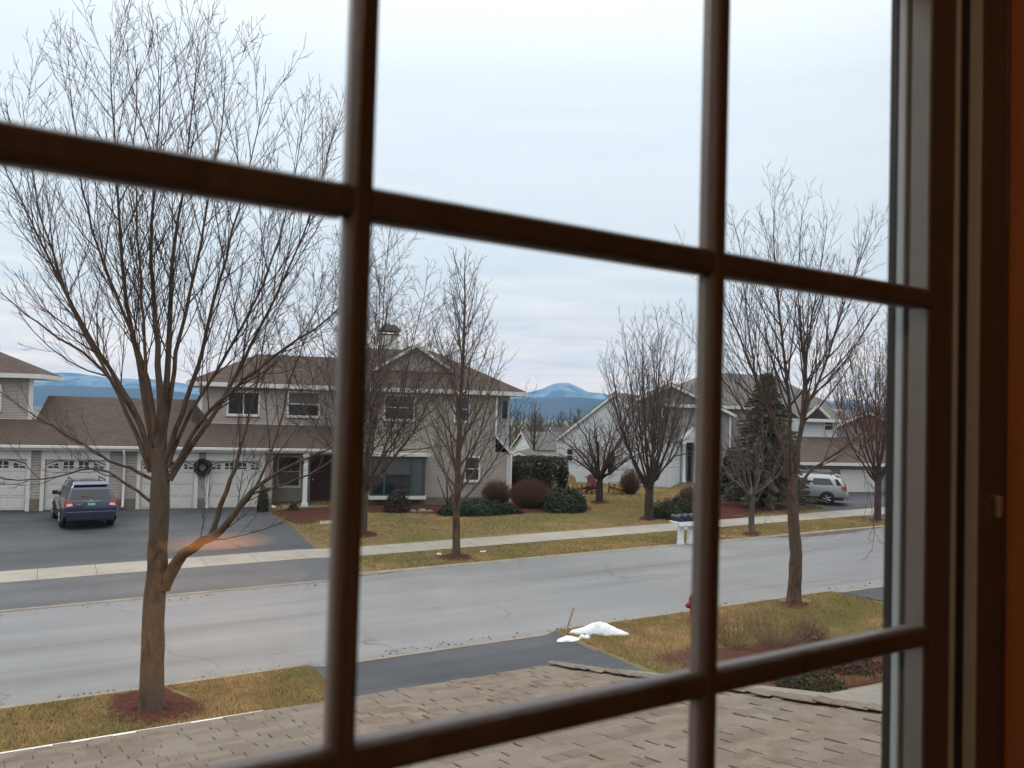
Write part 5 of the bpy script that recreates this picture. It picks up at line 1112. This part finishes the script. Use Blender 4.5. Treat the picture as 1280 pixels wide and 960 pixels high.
fr = sch; ms = gt_.nodes.new('ShaderNodeMixShader'); mo_ = gt_.nodes.new('ShaderNodeOutputMaterial')
gt_.links.new(fr.outputs[0], ms.inputs[0]); gt_.links.new(tb.outputs[0], ms.inputs[1]); gt_.links.new(gb.outputs[0], ms.inputs[2]); gt_.links.new(ms.outputs[0], mo_.inputs[0])
mb = MB(); mb.box((wl_ - .01, GL - .002, wb_ - .01), (wr_ + .01, GL + .002, wt_ + .01)); mb.build('glass_pane', M['glass'], WN)
# right-hand side: sash stile, stops and jamb, stepping toward the room
def strip(name, a, b2, mat, parent=WN, z_0=oz0 + .001, z_1=oz1 - .001, bev=.0012):
    mb = MB(); mb.box((a[0], a[1], z_0), (b2[0], b2[1], z_1)); return mb.build(name, M[mat], parent, bevel=bev)
def side(sg, off):
    f = lambda t, d: (off + sg * (t - .566), d)
    def st(name, t0, d0, t1, d1, mat): 
        a, b2 = f(t0, d0), f(t1, d1); return strip(name, (min(a[0], b2[0]), d0), (max(a[0], b2[0]), d1), mat)
    st('sash_stile', .566, .3295, .597, GL - .0021, 'wood'); st('sash_edge', .5655, .331, .5662 - .0003, GL - .0025, 'grey_al')
    st('outer_stile', .566, GL + .0021, .600, .3552, 'pale_al'); st('outer_gasket', .566, .3554, .600, .3622, 'black'); st('outer_seal', .588, .3624, .64, .3715, 'black')
    st('stop_bead', .5973, .3275, .6104, .36, 'pale_al'); st('weather_seal', .5995, .3268, .6105, .3274, 'black')
    st('jamb_stop', .611, .3178, .6475, .36, 'wood'); st('jamb_liner', .6105, .3182, .6109, .335, 'pale_al')
    st('casing', .6479, .20, .698, .3172, 'wood_o'); st('jamb', .6478, .3180, .6995, .371, 'wood')
side(1, .566); side(-1, -.293)
for za, zb2 in ((wt_, oz1 - .002), (oz0 + .002, wb_)):
    mb = MB(); mb.box((wl_ - .03, .3295, za), (wr_ + .03, GL - .0022, zb2)); mb.build('sash_rail', M['wood'], WN)
    mb = MB(); mb.box((wl_ - .03, GL + .0022, za), (wr_ + .03, .36, zb2)); mb.build('outer_rail', M['grey_al'], WN)
mb = MB(); mb.box((.631, .3135, -.068), (.637, .3178, -.052)); mb.build('latch', M['chrome'], WN, bevel=.001)
# lamp in the room, whose glow shows in the glass
n3 = wn; dr = ray(272, 678); tg = GL / (dr @ wn); hit = dr * tg; rf_ = dr - 2 * (dr @ wn) * wn; lp = hit + rf_ / np.linalg.norm(rf_) * 1.5
lx, ly, lzz = lp @ we, lp @ wn, lp[2]
T2 = thing('desk', (0, 0, H), 'wooden desk standing in the room behind the viewer', 'desk', rz=WR)
mb = MB(); mb.box((lx - .5, ly - .35, lzz - .36), (lx + .5, ly + .35, lzz - .33)); mb.build('desktop', M['wood_o'], T2)
for a in (-.45, .45):
    for b2 in (-.3, .3): mb = MB(); mb.box((lx + a - .03, ly + b2 - .03, z0), (lx + a + .03, ly + b2 + .03, lzz - .361)); mb.build('leg', M['wood_o'], T2)
T3 = thing('desk_lamp', (0, 0, H), 'desk lamp with a long warm glowing tube standing on the wooden desk', 'lamp', rz=WR)
mb = MB(); mb.lathe([(.10, lzz - .329), (.10, lzz - .31), (.02, lzz - .30), (.012, lzz - .02), (.012, lzz + .02)], (lx, ly - .05, 0), 2, 14); mb.build('stand', M['dark_trim'], T3, True)
n5 = ray(262, 775); hit5 = n5 * (GL / (n5 @ wn)); r5 = n5 - 2 * (n5 @ wn) * wn; p5 = hit5 + r5 / np.linalg.norm(r5) * 1.55
M['veil_shell'] = bpy.data.materials.new('warm_veil'); M['veil_shell'].use_nodes = True; gs = M['veil_shell'].node_tree; qs = gs.nodes['Principled BSDF']; qs.inputs['Base Color'].default_value = (.7, .45, .28, 1); qs.inputs['Roughness'].default_value = .9; qs.inputs['Emission Color'].default_value = (1, .50, .22, 1)
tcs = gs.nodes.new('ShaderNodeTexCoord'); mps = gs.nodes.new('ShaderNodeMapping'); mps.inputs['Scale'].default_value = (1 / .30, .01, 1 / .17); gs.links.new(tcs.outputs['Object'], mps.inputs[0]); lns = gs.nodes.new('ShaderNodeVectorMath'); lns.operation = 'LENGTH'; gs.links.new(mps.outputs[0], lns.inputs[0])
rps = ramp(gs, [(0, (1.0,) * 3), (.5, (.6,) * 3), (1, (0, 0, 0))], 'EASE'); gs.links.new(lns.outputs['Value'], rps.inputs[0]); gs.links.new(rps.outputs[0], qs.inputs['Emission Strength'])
T5 = thing('veil_glow', (0, 0, H), 'added glowing oval behind the viewer, its reflection laying a warm veil in the glass', 'lamp', rz=WR)  # unseen glow added so its mirror image warms the trunk and road
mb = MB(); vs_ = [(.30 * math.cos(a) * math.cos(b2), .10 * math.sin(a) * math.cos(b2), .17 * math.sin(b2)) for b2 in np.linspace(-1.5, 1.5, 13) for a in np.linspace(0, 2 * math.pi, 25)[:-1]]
mb.add(vs_, [(j * 24 + i, j * 24 + (i + 1) % 24, (j + 1) * 24 + (i + 1) % 24, (j + 1) * 24 + i) for j in range(12) for i in range(24)]); o = mb.build('veil_shell', M['veil_shell'], T5, True); o.location = (p5 @ we, p5 @ wn, p5[2])
mb = MB(); mb.tube([(p5 @ we, p5 @ wn, p5[2] - .169), (p5 @ we, p5 @ wn, z0 + .02)], .012, 8); mb.lathe([(.13, z0 + .001), (.13, z0 + .02), (.02, z0 + .03)], (p5 @ we, p5 @ wn, 0), 2, 14); mb.build('stand', M['dark_trim'], T5)
T4 = thing('room_fill_lamp', (0, 0, H), 'added unseen warm globe brightening the room and window bars', 'lamp', rz=WR)  # extra lamp added to lift the dark bars, mirrored outside the view
M['glow2'] = bpy.data.materials.new('warm_globe'); M['glow2'].use_nodes = True; q = M['glow2'].node_tree.nodes['Principled BSDF']; q.inputs['Emission Color'].default_value = (1, .60, .33, 1); q.inputs['Emission Strength'].default_value = 62
mb = MB(); mb.lathe([(.02, -.12), (.07, -.10), (.11, -.045), (.12, 0), (.11, .05), (.07, .10), (.03, .12)], (-1.3, -.9, z1 - .2), 2, 20); mb.build('globe', M['glow2'], T4, True)
mb = MB(); mb.lathe([(.05, -.081), (.05, -.06), (.09, -.03), (.09, -.001)], (-1.3, -.9, z1), 2, 16); mb.build('mount', M['chrome'], T4, True)
M['glow'] = bpy.data.materials.new('lamp_glow'); M['glow'].use_nodes = True; q = M['glow'].node_tree.nodes['Principled BSDF']; q.inputs['Base Color'].default_value = (.8, .5, .3, 1); q.inputs['Emission Color'].default_value = (1, .36, .08, 1); q.inputs['Emission Strength'].default_value = 3.5
gt2 = M['glow'].node_tree; tcx = gt2.nodes.new('ShaderNodeTexCoord'); mpx = gt2.nodes.new('ShaderNodeMapping'); mpx.inputs['Scale'].default_value = (1 / .125, .01, 1 / .021)
gt2.links.new(tcx.outputs['Object'], mpx.inputs[0]); lnx = gt2.nodes.new('ShaderNodeVectorMath'); lnx.operation = 'LENGTH'; gt2.links.new(mpx.outputs[0], lnx.inputs[0])
rpx = ramp(gt2, [(0, (5, 5, 5)), (.4, (3.6, 3.6, 3.6)), (1, (0, 0, 0))]); gt2.links.new(lnx.outputs['Value'], rpx.inputs[0]); gt2.links.new(rpx.outputs[0], q.inputs['Emission Strength'])
mb = MB(); mb.tube([(-.125, 0, 0), (-.08, 0, 0), (-.03, 0, 0), (.03, 0, 0), (.08, 0, 0), (.125, 0, 0)], [.004, .015, .021, .021, .015, .004], 16); o = mb.build('tube', M['glow'], T3, True); o.location = (lx, ly, lzz)

# ------------------------------------------------------------------ haze: the winter air over the whole valley
hm = bpy.data.materials.new('haze'); hm.use_nodes = True; ht = hm.node_tree; ht.nodes.clear()
vp = ht.nodes.new('ShaderNodeVolumePrincipled'); vp.inputs['Color'].default_value = (.21, .53, .92, 1); vp.inputs['Density'].default_value = .00019; vp.inputs['Anisotropy'].default_value = 0
ho = ht.nodes.new('ShaderNodeOutputMaterial'); ht.links.new(vp.outputs[0], ho.inputs['Volume'])
mb = MB(); mb.box((-7500, -6800, -40), (7500, 5750, 205)); tag(mb.build('haze', hm), 'pale blue winter air over the valley', 'haze', kind='stuff')
